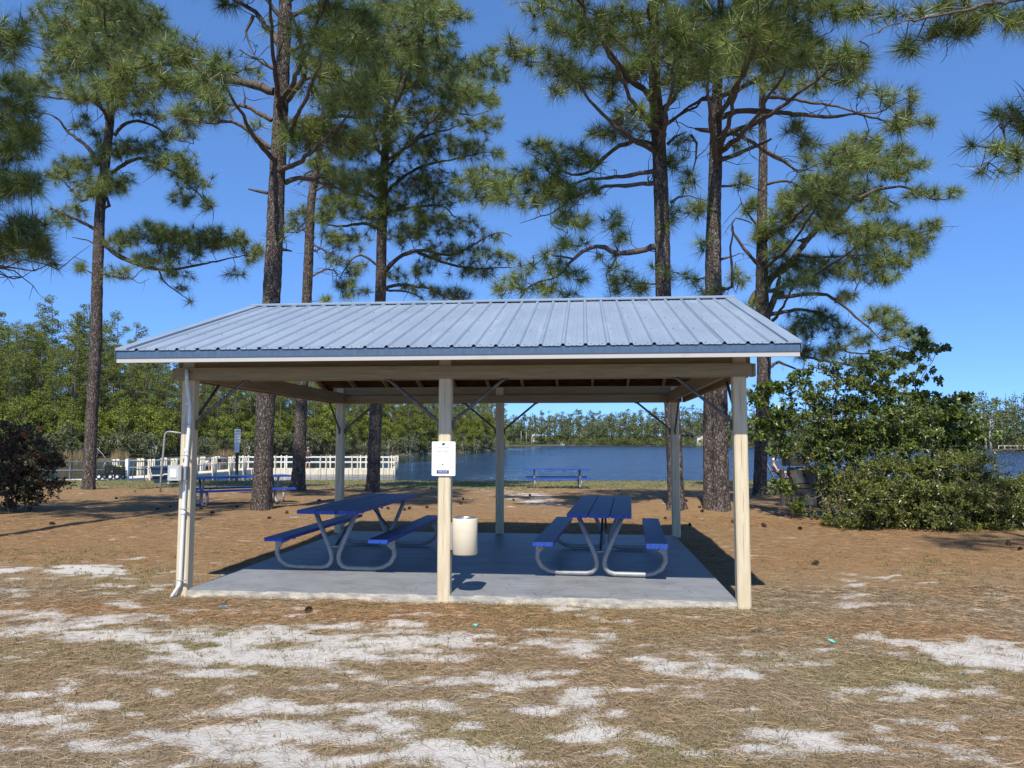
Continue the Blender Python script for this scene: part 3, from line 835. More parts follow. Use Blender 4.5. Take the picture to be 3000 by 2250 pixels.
# ------------------------------------------------------------------ picnic tables
def shaded_worn_top(o):  # upward faces get the blue with roof shade and wear in its colour
    o.data.materials.append(M['blue_shadetop'])
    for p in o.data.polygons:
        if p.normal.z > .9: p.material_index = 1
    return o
def picnic_table(label, loc, rz, L=3.05, k=1.0, seed=0):
    rd = random.Random(seed)
    t = thing('picnic_table', label, 'picnic table', loc, rz, None)
    t.scale = (k, k, k)
    th = .045
    for i in (-1, 0, 1):
        x = i * .259
        dl = rd.uniform(-.012, .012)
        shaded_worn_top(G().bbox((x - .1245, -L / 2 + dl, .79 - th), (x + .1245, L / 2 + dl, .79 + rd.uniform(-.002, .002)), .005).build('top_plank', M['blue'], t))
    for s in (-1, 1):
        shaded_worn_top(G().bbox((s * .675 - .125, -L / 2, .445 - th), (s * .675 + .125, L / 2, .445), .006).build('bench_plank', M['blue'], t))
    for e in (-1, 1):
        y = e * (L / 2 - .36)
        for s in (-1, 1):
            pts = [(.275, .742), (.06, .24), (.045, .17), (.055, .105), (.10, .055), (.17, .034), (.53, .034), (.64, .05), (.735, .11), (.785, .20), (.78, .28), (.735, .345), (.64, .392)]
            G().tube([(s * a, y, b) for a, b in pts], .031, 10).build('leg', M['steel'], t)
            g = G(); g.prism([(s * .62, .40), (s * .80, .40), (s * .80, .30), (s * .76, .27)], y - .036, y - .031, 'y'); g.box((s * .675 - .13, y - .03, .388), (s * .675 + .13, y + .02, .399)); g.build('bench_bracket', M['steel'], t)
            G().lathe([(.012, 0), (.012, .01), (0, .012)], (s * .70, y - .042, .345), 8).build('bolt', M['screw'], t)
        G().box((-.37, y - .035, .730), (.37, y + .025, .744)).build('top_bracket', M['steel'], t)
        G().bar((0, y, .30), (0, e * .18, .735), .03, .012).build('brace', M['pipe'], t)
        G().tube([(-.075, y, .30), (.075, y, .30)], .012, 8).build('tie_bar', M['steel'], t)
    return t
def from_ends(a, b):
    a = np.array(a); b = np.array(b); c = (a + b) / 2; v = b - a
    return c, math.atan2(v[1], v[0]) - math.pi / 2
c, a = from_ends((4.755, .90), (4.94, 3.95))
picnic_table('blue plank picnic table on the slab, the one on the right under the roof', (c[0], c[1], SLAB_Z + .003), a, 3.05, 1, 1)
c, a = from_ends((1.375, .985), (1.465, 4.035))
picnic_table('blue plank picnic table on the slab, behind the leftmost post and the litter bin post', (c[0], c[1], SLAB_Z + .003), a, 3.05, 1, 2)
p, _ = gpt(1632, 1430)
picnic_table('blue picnic table alone on the grass beside the lake', p, -math.pi / 2 + YAW, 2.56, 1.03, 3)
p, _ = gpt(700, 1476)
picnic_table('blue picnic table half hidden behind the thickest pine trunk', p, -math.radians(50), 2.75, 1.0, 4)

# ------------------------------------------------------------------ PINES
def smooth(pts, step):
    P = np.array(pts, float)
    out = []
    n = len(P)
    for i in range(n - 1):
        p0 = P[max(i - 1, 0)]; p1 = P[i]; p2 = P[i + 1]; p3 = P[min(i + 2, n - 1)]
        k = max(1, int(np.linalg.norm((p2 - p1)[:3]) / step))
        for j in range(k):
            t = j / k
            out.append(.5 * ((2 * p1) + (-p0 + p2) * t + (2 * p0 - 5 * p1 + 4 * p2 - p3) * t * t + (-p0 + 3 * p1 - 3 * p2 + p3) * t ** 3))
    out.append(P[-1]); return np.array(out)

def trunk_mesh(name, pts, rad, m, parent, off, sides=26, step=.09, amp=.05, seed=0):
    Q = smooth(np.column_stack([pts, rad]), step)
    P, R = Q[:, :3], Q[:, 3]
    rg = np.random.default_rng(seed)
    a = np.linspace(0, 2 * np.pi, sides, endpoint=False)
    n = len(P)
    arc = np.cumsum(np.r_[0, np.linalg.norm(np.diff(P, axis=0), axis=1)])
    A, Z = np.meshgrid(a, arc)
    pert = 1 + amp * (np.sin(A * 7 + np.sin(Z * 5 + seed) * 2) * np.sin(Z * 9 + A * 3) + .8 * (rg.random(A.shape) - .5) + .5 * np.sin(A * 3 + Z * .7 + seed))
    # flutes where roots start
    fl = np.exp(-Z / .35) * .16 * np.cos(A * 5 + seed)
    RR = R[:, None] * (pert + fl)
    V = np.stack([P[:, None, 0] + RR * np.cos(A), P[:, None, 1] + RR * np.sin(A), np.repeat(P[:, 2:3], sides, 1)], -1).reshape(-1, 3) - off
    i = np.arange(n - 1)[:, None] * sides; k = np.arange(sides)[None, :]
    F = np.stack([i + k, i + (k + 1) % sides, i + sides + (k + 1) % sides, i + sides + k], -1).reshape(-1, 4)
    return np_mesh(name, V, F, m, parent, smooth=True)

def tubes_np(paths, sides=5):
    VV = []; FF = []; n0 = 0
    a = np.linspace(0, 2 * np.pi, sides, endpoint=False); ca, sa = np.cos(a)[None, :, None], np.sin(a)[None, :, None]
    for P, R in paths:
        P = np.asarray(P); R = np.asarray(R)
        T = np.gradient(P, axis=0); T /= np.linalg.norm(T, axis=1)[:, None] + 1e-9
        ref = np.array([0.31, 0.2, 0.93]) if abs(T[0, 2]) < .85 else np.array([1.0, .1, 0])
        U = np.cross(T, ref); U /= np.linalg.norm(U, axis=1)[:, None] + 1e-9
        Wv = np.cross(T, U)
        V = P[:, None, :] + (U[:, None, :] * ca + Wv[:, None, :] * sa) * R[:, None, None]
        n = len(P)
        i = np.arange(n - 1)[:, None] * sides; k = np.arange(sides)[None, :]
        F = np.stack([i + k, i + (k + 1) % sides, i + sides + (k + 1) % sides, i + sides + k], -1).reshape(-1, 4) + n0
        VV.append(V.reshape(-1, 3)); FF.append(F); n0 += n * sides
    return np.concatenate(VV), np.concatenate(FF)

def needles(tips, dirs, rg, n=80, ln=.36, wd=.011, base_tint=None):
    T = len(tips); N = T * n
    ti = np.repeat(np.arange(T), n)
    D = dirs[ti]
    ref = rg.normal(size=(N, 3)); ref -= D * (ref * D).sum(1)[:, None]; ref /= np.linalg.norm(ref, axis=1)[:, None]
    u = rg.random(N)
    ang = np.radians(12 + 98 * u ** .8)
    dr_ = D * np.cos(ang)[:, None] + ref * np.sin(ang)[:, None]
    dr_[:, 2] -= .10 * rg.random(N)
    L = 1.14 * ln * (.72 + .4 * rg.random(N)) * (.8 + .4 * rg.random(T))[ti]
    org = tips[ti] - D * (.13 * u * rg.random(N))[:, None]
    end = org + dr_ * L[:, None]; end[:, 2] -= .05 * L * np.sin(ang)
    side = np.cross(dr_, rg.normal(size=(N, 3))); side /= np.linalg.norm(side, axis=1)[:, None]
    V = np.empty((N, 3, 3)); V[:, 0] = org + side * wd / 2; V[:, 1] = org - side * wd / 2; V[:, 2] = end
    t = (.62 + .75 * rg.random(T))[ti] * (.75 + .5 * rg.random(N))
    yel = (rg.random(T) ** 2)[ti]
    tint = np.stack([t * (.90 + .26 * yel), t * (1.0 + .08 * yel), t * (1.0 - .2 * yel)], 1)
    dead = rg.random(N) < .015
    tint[dead] = np.array([1.5, .85, .9])
    return V.reshape(-1, 3), np.arange(N * 3).reshape(-1, 3), np.repeat(tint, 3, 0)

def grow(nodes, tips, rg, step=.28, sag=.06, r_tip=.008):
    """join every tip to the nearest wood already there, so that twigs branch from twigs"""
    nodes = np.array(nodes); cap = len(nodes) + len(tips) * 12 + 10
    buf = np.empty((cap, 3)); buf[:len(nodes)] = nodes; nn = len(nodes)
    d0 = np.array([np.min(np.sum((nodes - t) ** 2, 1)) for t in tips])
    paths = []; dirs = np.zeros((len(tips), 3))
    for i in np.argsort(d0):
        t = tips[i]
        dd = buf[:nn] - t
        q = (dd ** 2).sum(1)
        j = int(np.argmin(q)); p = buf[j]
        v = t - p; L = math.sqrt(q[j])
        k = max(2, min(11, int(L / step) + 1))
        s = np.linspace(0, 1, k + 1)[:, None]
        bow = np.sin(s * np.pi) * (rg.normal(size=3) * .10 * L + np.array([0, 0, -sag * L]))
        pth = p + v * s + bow
        pth[1:-1] += rg.normal(size=(k - 1, 3)) * min(.035, .06 * L)
        r0 = r_tip + .009 * L + .002
        R = r0 + (r_tip - r0) * s[:, 0]
        paths.append((pth, R))
        buf[nn:nn + k - 1] = pth[1:-1]; nn += k - 1
        e = pth[-1] - pth[-2]; e = e / (np.linalg.norm(e) + 1e-9)
        e = e + np.array([0, 0, .45]) + rg.normal(size=3) * .25
        dirs[i] = e / np.linalg.norm(e)
    return paths, dirs

def pine(label, base_px, trunk, limbs, foliage, seed, dens=8.0, ln=.35, nneed=68, extra_trunk=None, d=None, wd=.0105, near_boughs=()):
    rg = np.random.default_rng(seed)
    if d is None:
        b, d = gpt(*base_px)
    else:
        b = at(base_px[0], base_px[1], d)
        b[2] = float(gz(b[0], b[1]))
    k = d / FPX
    root = thing('pine_tree', label, 'pine tree', b)
    Tp = np.array([at(x, y, d) for x, y, w_ in trunk]); Tr = np.array([w_ * k for x, y, w_ in trunk])
    Tp = np.vstack([[b[0] + (Tp[0, 0] - b[0]), b[1] + (Tp[0, 1] - b[1]), b[2] - .25], Tp]); Tr = np.r_[Tr[0] * 1.25, Tr]
    trunk_mesh('trunk', Tp, Tr, M['bark'], root, b, seed=seed)
    if extra_trunk:
        E_ = np.array([at(x, y, d + .12) for x, y, w_ in extra_trunk]); Er = np.array([w_ * k for x, y, w_ in extra_trunk])
        E_ = np.vstack([[E_[0, 0], E_[0, 1], b[2] - .25], E_]); Er = np.r_[Er[0] * 1.2, Er]
        trunk_mesh('trunk', E_, Er, M['bark'], root, b, seed=seed + 1)
    nodes = list(smooth(Tp, .3)[4:]); npx = []
    for (x, y, w_), p in zip(trunk, Tp[1:]):
        pass
    node_px = []
    def topx(P):
        q = P - CAM; z = q @ _fw
        return np.stack([1500 + FPX * (q @ _r) / z, 1125 - FPX * (q @ _u) / z, z], -1)
    for (pts, r0, r1) in limbs:
        n = len(pts)
        length = sum(math.hypot(pts[i + 1][0] - pts[i][0], pts[i + 1][1] - pts[i][1]) for i in range(n - 1)) * k
        doff = rg.uniform(-.45, .45) * length
        if length < .8: doff *= .5
        P = np.array([at(x, y, d + doff * (i / (n - 1)) ** 1.2) for i, (x, y) in enumerate(pts)])
        Q = smooth(P, .16)
        s = np.linspace(0, 1, len(Q))
        Q[1:-1] += rg.normal(size=(len(Q) - 2, 3)) * .012
        R = (r0 + (r1 - r0) * s) * k * (1 + .10 * np.sin(s * 37 + seed)) * (1 - .45 * s ** 2)
        V, F = tubes_np([(Q, R)], 9)
        np_mesh('limb', V - b, F, M['limb'], root, smooth=True)
        nodes += list(Q[1:])
    tips = []
    Ts = smooth(Tp, .2)
    for (cx, cy, rx, ry, dn, do) in near_boughs:
        c = at(cx, cy, d + do)
        j = int(np.argmin(np.abs(Ts[:, 2] - (c[2] - .25 * abs(do)))))
        Q = smooth(np.array([Ts[j], Ts[j] * .55 + c * .45 + np.array([0, 0, -.25]), c]), .2)
        Q[1:-1] += rg.normal(size=(len(Q) - 2, 3)) * .02
        V, F = tubes_np([(Q, np.linspace(.075, .015, len(Q)))], 7)
        np_mesh('limb', V - b, F, M['limb'], root, smooth=True)
        nodes += list(Q[2:])
        kk = (d + do) / FPX
        n = int(4.3 * dens * dn * math.pi * rx * ry * kk * kk * .75)
        v = rg.normal(size=(n, 3)); v /= np.linalg.norm(v, axis=1)[:, None]; v *= (rg.random(n) ** .42)[:, None]
        for a in v: tips.append(at(cx + a[0] * rx, cy + a[1] * ry, d + do + a[2] * .8 * rx * kk))
    nodes = np.array(nodes)
    NP = topx(nodes)
    for el in foliage:
        cx, cy, rx, ry = el[:4]; dn = el[4] if len(el) > 4 else 1.0
        q = (NP[:, 0] - cx) ** 2 + (NP[:, 1] - cy) ** 2
        near = np.argsort(q)[:6]
        dc = float(np.mean(NP[near, 2]))
        dc = d + (dc - d) * .8
        kk = dc / FPX
        area = math.pi * rx * ry * kk * kk
        n = max(1, int(4.3 * dens * dn * area * (1 if area > .6 else 1.4)))
        v = rg.normal(size=(n, 3)); v /= np.linalg.norm(v, axis=1)[:, None]
        rr = rg.random(n) ** .42
        v *= rr[:, None]
        dz = max(.35, .62 * rx * kk + .25)
        for a in v:
            tips.append(at(cx + a[0] * rx, cy + a[1] * ry, dc + a[2] * dz))
    tips = np.array(tips)
    paths, dirs = grow(nodes, tips, rg)
    nt0 = len(smooth(Tp, .3)[4:])
    for _ in range(70):                                   # dead and leafless side shoots along the limbs
        if len(nodes) <= nt0 + 2: break
        p = nodes[int(rg.integers(nt0, len(nodes)))]
        v = rg.normal(size=3); v[2] = .25 * v[2] - .15 + .5 * (rg.random() < .4); v /= np.linalg.norm(v); L = rg.uniform(.25, 1.3)
        q = [p]
        for i in range(5):
            v = v + rg.normal(size=3) * .28; v /= np.linalg.norm(v); q.append(q[-1] + v * L / 5)
        paths.append((np.array(q), np.linspace(.008 + .008 * L, .004, 6)))
        if rg.random() < .5:
            w = v + rg.normal(size=3) * .7; w /= np.linalg.norm(w)
            paths.append((np.array([q[3], q[3] + w * L * .15, q[3] + w * L * .3]), np.array([.008, .006, .003])))
    V, F = tubes_np(paths, 3)
    np_mesh('twigs', V - b, F, M['limb'], root)['kind'] = 'stuff'
    V, F, t = needles(tips, dirs, rg, nneed, ln, wd)
    np_mesh('crown', V - b, F, M['needle'], root, tint=t)
    return root, len(tips)

def z1(*p): return [(x * .603, y * .603) for x, y in p]
def z2(*p): return [(1000 + x * .603, y * .603) for x, y in p]
def z3(*p): return [(2000 + x * .603, y * .603) for x, y in p]
def e1(*p): return [(a[0] * .603, a[1] * .603, a[2] * .603, a[3] * .603, *(a[4:])) for a in p]
def e2(*p): return [(1000 + a[0] * .603, a[1] * .603, a[2] * .603, a[3] * .603, *(a[4:])) for a in p]
def e3(*p): return [(2000 + a[0] * .603, a[1] * .603, a[2] * .603, a[3] * .603, *(a[4:])) for a in p]

NT = 0
# left pine
_, n = pine('slender leaning pine on the far left with a low leafy bough reaching right', (258, 1433),
    [(258, 1428, 19), (263, 1370, 17), (270, 1200, 16), (281, 1000, 15.5), (284, 850, 15), (290, 700, 14.5), (295, 600, 13.5), (314, 430, 12), (324, 330, 11), (331, 200, 9), (332, 60, 7), (332, -120, 5), (330, -330, 2)],
    [(z1((475, 800), (430, 720), (330, 640), (270, 570), (140, 535)), 6.5, 2), (z1((555, 660), (590, 615), (640, 590), (700, 595), (760, 620), (830, 670), (940, 700)), 5.5, 1.8),
     (z1((525, 550), (440, 490), (300, 480), (100, 450), (10, 430)), 5.5, 1.6), (z1((540, 840), (620, 790), (700, 770), (830, 830), (920, 900), (1030, 1010)), 6, 1.8),
     (z1((470, 1115), (400, 1080), (340, 1050), (250, 1010)), 6, 2.5), (z1((500, 1180), (580, 1245), (690, 1290), (790, 1310), (900, 1300), (1050, 1270), (1190, 1240)), 7.5, 2.5),
     (z1((495, 1330), (560, 1345), (640, 1355), (690, 1310)), 3.5, 1.5), (z1((770, 1310), (800, 1370), (860, 1420), (930, 1465)), 3, 1.2), (z1((485, 1010), (530, 1000), (520, 960), (500, 950)), 7, 4),
     (z1((470, 1190), (420, 1165), (350, 1155)), 3, 1.2), (z1((475, 1340), (430, 1320), (400, 1300)), 3, 1.5), (z1((550, 330), (450, 250), (350, 150), (260, 60)), 5, 2), (z1((550, 260), (650, 180), (740, 110), (790, 40)), 5, 2), (z1((550, 400), (680, 330), (760, 330)), 4, 2), (z1((545, 420), (420, 350), (250, 280), (190, 190)), 4.5, 2), (z1((490, 900), (430, 940), (400, 980), (300, 870), (240, 850)), 5, 2),
     (z1((550, 200), (480, 60), (420, -100), (350, -220)), 5, 2), (z1((551, 150), (640, 20), (720, -130)), 5, 2)],
    e1((430, 60, 300, 110), (640, 60, 160, 90), (300, 180, 130, 90), (560, 190, 230, 110), (760, 120, 60, 60), (350, 310, 190, 80), (140, 410, 140, 70), (420, 440, 190, 70), (600, 300, 130, 80), (400, 590, 60, 40, .6), (620, 500, 140, 55, .7),
       (720, 560, 90, 40, .8), (850, 650, 100, 55, .8), (660, 720, 150, 70, .9), (500, 740, 50, 50, .7), (840, 780, 150, 60), (930, 870, 110, 60), (900, 960, 80, 50, .8), (1000, 980, 40, 40, .7), (380, 800, 130, 60, .9), (550, 880, 150, 60, .9), (280, 850, 80, 50), (420, 920, 130, 60, .8), (320, 1050, 110, 55, .8), (470, 660, 60, 40, .5),
       (600, 1170, 110, 60), (760, 1130, 150, 60, 1.1), (920, 1180, 170, 80, 1.2), (1080, 1160, 130, 60, 1.1), (1200, 1220, 80, 60), (780, 1260, 160, 50, .9), (1140, 1330, 50, 30, .5), (560, 1330, 80, 40, .6), (860, 1330, 100, 40, .5), (930, 1462, 10, 10, 3), (395, 1295, 20, 20, 2.5), (880, 1400, 25, 25, .8),
       (430, -120, 260, 120, .9), (640, -200, 220, 120, .9), (550, -400, 200, 150, .9)), 21, near_boughs=((420, 90, 120, 60, 1, -4), (250, 150, 100, 50, .9, -3.5), (300, -60, 160, 80, 1, -5)))
NT += n
# pine just outside the frame on the left
_, n = pine('pine whose dark boughs hang in from beyond the left edge of the view', (-330, 1540), [(-330, 1535, 34), (-325, 1400, 29), (-310, 1000, 26), (-300, 500, 22), (-295, 0, 17), (-290, -500, 8), (-290, -700, 4)],
    [(z1((-510, 1150), (-300, 1260), (-100, 1300), (0, 1300), (150, 1310), (260, 1270)), 9, 2), (z1((-505, 800), (-300, 850), (-100, 820), (60, 850), (160, 900)), 10, 2.5), (z1((-500, 500), (-250, 560), (0, 560), (180, 540)), 9, 2), (z1((-495, 150), (-250, 180), (0, 200), (120, 170)), 8, 2),
     (z1((-510, 1000), (-250, 1120), (0, 1150), (200, 1120)), 9, 2), (z1((0, 1330), (60, 1350), (110, 1350), (165, 1310)), 2.5, 1), (z1((-500, 400), (-700, 350), (-900, 380)), 8, 2), (z1((-500, 900), (-700, 880), (-880, 920)), 8, 2), (z1((-490, 0), (-300, -80), (-100, -60)), 8, 2)],
    e1((50, 190, 120, 120), (-100, 150, 130, 110), (60, 520, 130, 130), (150, 640, 100, 90), (40, 700, 150, 110), (20, 880, 150, 100), (140, 880, 90, 70), (-150, 600, 200, 160), (-150, 900, 200, 160), (120, 1110, 140, 70), (60, 1200, 160, 80), (200, 1200, 90, 80), (-100, 1180, 180, 90), (270, 1280, 25, 20, 1.5), (20, 380, 50, 30, .5),
       (-700, 380, 260, 140), (-750, 900, 260, 150), (-250, -100, 300, 150), (-450, -400, 300, 200, .8)), 22, dens=8.5)
NT += n
# the thick near pine left of the middle
_, n = pine('thickest near pine, its scaly trunk rising behind the left end of the roof ridge', (765, 1492),
    [(765, 1490, 33), (768, 1440, 29), (771, 1380, 27), (777, 1200, 26.5), (787, 1000, 26), (797, 850, 25), (805, 700, 24), (811, 550, 23), (819, 400, 21.5), (828, 200, 20), (836, 0, 18), (843, -200, 14), (848, -450, 7), (850, -560, 3)],
    [(z1((1330, 445), (1200, 405), (1090, 385), (1000, 350), (920, 320), (800, 312), (680, 325), (590, 360), (510, 400)), 13, 3), (z1((1320, 585), (1250, 545), (1180, 515), (1080, 500), (980, 485)), 7.5, 2.5), (z1((1315, 720), (1210, 640), (1130, 590), (1040, 600), (960, 590), (860, 570)), 7.5, 2.5),
     (z1((1350, 350), (1250, 290), (1160, 240)), 6, 3), (z1((1300, 938), (1250, 925), (1205, 918)), 5.5, 4), (z1((1375, 240), (1330, 170), (1290, 130), (1240, 60), (1150, 5), (1060, -60)), 11, 4), (z1((1230, 75), (1205, 130), (1200, 190), (1235, 265)), 6, 2.5),
     (z1((1350, 1212), (1390, 1212), (1418, 1220)), 5, 4), (z1((1380, 500), (1430, 440), (1475, 390), (1480, 320), (1465, 230), (1440, 130), (1415, 60)), 10, 6), (z1((1395, 600), (1500, 580), (1660, 565), (1760, 572), (1860, 560), (1960, 540)), 8, 3), (z1((1385, 890), (1450, 862), (1540, 880), (1660, 925), (1770, 960)), 8, 3),
     (z1((1185, 520), (1190, 470), (1180, 420)), 4, 2), (z1((1130, 590), (1120, 550), (1170, 500)), 4, 2), (z1((1470, 390), (1550, 370), (1660, 390), (1760, 440)), 6, 2), (z1((1400, 250), (1500, 210), (1620, 200), (1750, 170)), 7, 2.5), (z1((1405, 90), (1500, 40), (1600, 20), (1740, 60)), 7, 2.5), (z1((1370, 100), (1250, -60), (1150, -200)), 7, 3), (z1((1410, 0), (1550, -130), (1700, -220)), 7, 3)],
    e1((900, 250, 120, 70), (780, 260, 100, 70), (650, 340, 110, 70, .9), (540, 420, 100, 60, .8), (820, 370, 120, 80), (700, 440, 120, 60, .8), (940, 420, 130, 70), (1040, 450, 90, 60, .8), (1000, 540, 130, 60, .9), (880, 570, 110, 50, .8), (1230, 610, 50, 30, .6), (1250, 350, 40, 30, .6), (1130, 20, 60, 35, .8),
       (1420, 640, 70, 60, .6), (1480, 670, 110, 60, .9), (1580, 640, 120, 60), (1660, 480, 110, 80), (1560, 330, 110, 80, .8), (1620, 180, 120, 90), (1740, 120, 130, 90), (1580, 50, 120, 60), (1500, 440, 60, 40, .6), (1780, 260, 130, 90), (1800, 420, 120, 80), (1850, 560, 120, 70, .9), (1700, 700, 120, 60, .8), (1310, 120, 30, 40, .5), (1640, 880, 80, 40, .6), (1740, 920, 80, 50, .6), (1330, 1140, 60, 40, .35), (1430, 750, 60, 30, .4),
       (1100, -150, 280, 130, 1), (1650, -180, 300, 150, 1), (1150, -420, 260, 160, 1), (1650, -450, 280, 180, 1), (1400, -700, 260, 180, .9)), 23, near_boughs=((960, 120, 140, 80, 1, -3.5), (640, 205, 110, 60, .9, -3), (1050, 300, 110, 60, .9, -2.5), (780, -90, 220, 90, 1, -4), (1000, -120, 200, 90, 1, -4)), ln=.36, dens=8.5)
NT += n
# two pines between the thick one and the middle
_, n = pine('thin pale-barked pine just right of the thickest pine, leaning right', (868, 1436),
    [(868, 1434, 27), (874, 1395, 20), (880, 1250, 17), (893, 1000, 15), (899, 880, 14), (905, 740, 13.5), (911, 600, 12), (926, 500, 10), (938, 420, 8), (948, 320, 6), (955, 200, 4)],
    [(z1((1490, 1200), (1540, 1225), (1560, 1190)), 4, 2), (z1((1495, 1100), (1440, 1130), (1400, 1130)), 3, 1.5), (z1((1520, 1340), (1580, 1310), (1620, 1310), (1659, 1360), (1680, 1380)), 3.5, 1.5), (z1((1515, 960), (1560, 970)), 3, 2), (z1((1505, 1180), (1600, 1230), (1650, 1290)), 3.5, 1.5),
     (z1((1545, 820), (1490, 840), (1450, 900)), 3, 1.5), (z1((1525, 930), (1600, 890), (1659, 880)), 4, 2)],
    e1((1420, 1090, 70, 60, .7), (1480, 1030, 50, 40, .6), (1570, 1050, 80, 60, .9), (1620, 1150, 70, 60, .8), (1560, 780, 80, 50, .8), (1500, 800, 50, 40, .5), (1610, 960, 70, 50, .8), (1640, 1250, 50, 40, .6), (1560, 600, 90, 80, .8), (1590, 480, 90, 90, .7), (1570, 330, 90, 80, .7), (1560, 1460, 45, 20, .8)), 24, ln=.33)
NT += n
_, n = pine('bushy pine behind the roof ridge, left of the open gap of sky', (1090, 1442),
    [(1090, 1442, 22), (1093, 1400, 19.5), (1097, 1300, 18.5), (1103, 1180, 17.5), (1114, 890, 16), (1118, 700, 14.5), (1122, 560, 13), (1130, 420, 11), (1135, 250, 9), (1141, 100, 7), (1146, -80, 5), (1150, -280, 2.5)],
    [(z2((210, 1315), (300, 1240), (400, 1215), (520, 1240), (640, 1190), (760, 1130), (830, 1150)), 7, 2), (z2((370, 1225), (430, 1250), (520, 1280), (640, 1305), (850, 1300)), 5, 2), (z2((200, 1405), (280, 1385), (420, 1400), (520, 1450), (580, 1472)), 6, 2), (z2((200, 1410), (330, 1420), (420, 1470)), 4, 2),
     (z2((190, 1110), (100, 1085), (0, 1100), (-120, 1080)), 6, 2), (z2((195, 960), (300, 860), (420, 800), (560, 770), (700, 740)), 6, 2), (z2((200, 850), (330, 700), (480, 640), (640, 590)), 6, 2), (z2((195, 980), (60, 900), (-60, 860), (-180, 850)), 6, 2), (z2((205, 700), (320, 560), (480, 540), (640, 560), (720, 530)), 6, 2),
     (z2((200, 750), (60, 640), (-60, 600)), 6, 2), (z2((215, 560), (350, 400), (520, 330), (700, 300), (790, 250)), 6, 2), (z2((215, 480), (100, 340), (20, 260)), 5, 2), (z2((222, 330), (350, 200), (480, 120), (560, 60)), 5, 2), (z2((225, 250), (120, 120), (60, 20)), 5, 2), (z2((195, 1040), (330, 1010), (480, 1000), (560, 1060), (640, 1080)), 5, 2), (z2((180, 1290), (90, 1240), (20, 1300), (-10, 1360)), 4, 2), (z2((232, 100), (330, -40), (400, -180)), 5, 2), (z2((232, 60), (120, -80), (30, -150)), 5, 2)],
    e2((120, 60, 170, 90), (320, 60, 170, 90), (480, 60, 110, 80), (120, 220, 160, 90), (340, 220, 170, 90), (520, 200, 70, 60, .8), (520, 330, 140, 80), (680, 320, 100, 70), (770, 370, 45, 60, .8), (720, 250, 40, 40, .7), (330, 400, 200, 100), (120, 420, 160, 110), (600, 450, 150, 80), (740, 500, 60, 40, .8), (440, 560, 200, 80, .8), (660, 600, 110, 55, .8), (760, 600, 40, 30, .7),
       (180, 640, 180, 80, .8), (420, 720, 200, 80, .9), (620, 720, 130, 60, .8), (760, 740, 45, 30, .7), (60, 720, 120, 70), (160, 860, 180, 90), (420, 880, 170, 80, .9), (-60, 850, 120, 70), (40, 1000, 150, 70), (300, 1000, 160, 70, .9), (520, 950, 120, 60, .8), (180, 1060, 70, 60), (440, 1090, 160, 70, .9), (600, 1100, 100, 60, .6), (40, 1170, 110, 60, .7), (330, 1150, 120, 60, .8), (640, 1230, 110, 50, .8), (480, 1220, 120, 50, .8), (780, 1250, 60, 40, .8), (740, 1160, 60, 30, .5), (380, 1300, 80, 50, .7), (600, 1310, 100, 40, .7), (280, 1330, 60, 40, .5),
       (60, 1300, 60, 40, .8), (20, 1380, 60, 50, .7), (40, 1430, 50, 20, .7), (470, 1420, 110, 40, .8), (580, 1440, 60, 35, .9), (350, 1400, 60, 30, .6), (700, 1320, 60, 30, .6), (120, 1410, 30, 20, .8), (350, -160, 220, 110, .9), (100, -160, 180, 110, .9), (230, -400, 220, 180, .9)), 25, near_boughs=((1190, 150, 150, 80, 1, -4), (1250, 50, 130, 60, 1, -5), (1060, 250, 110, 60, .9, -4), (1330, 280, 90, 50, .9, -3.5)), ln=.35, dens=8)
NT += n
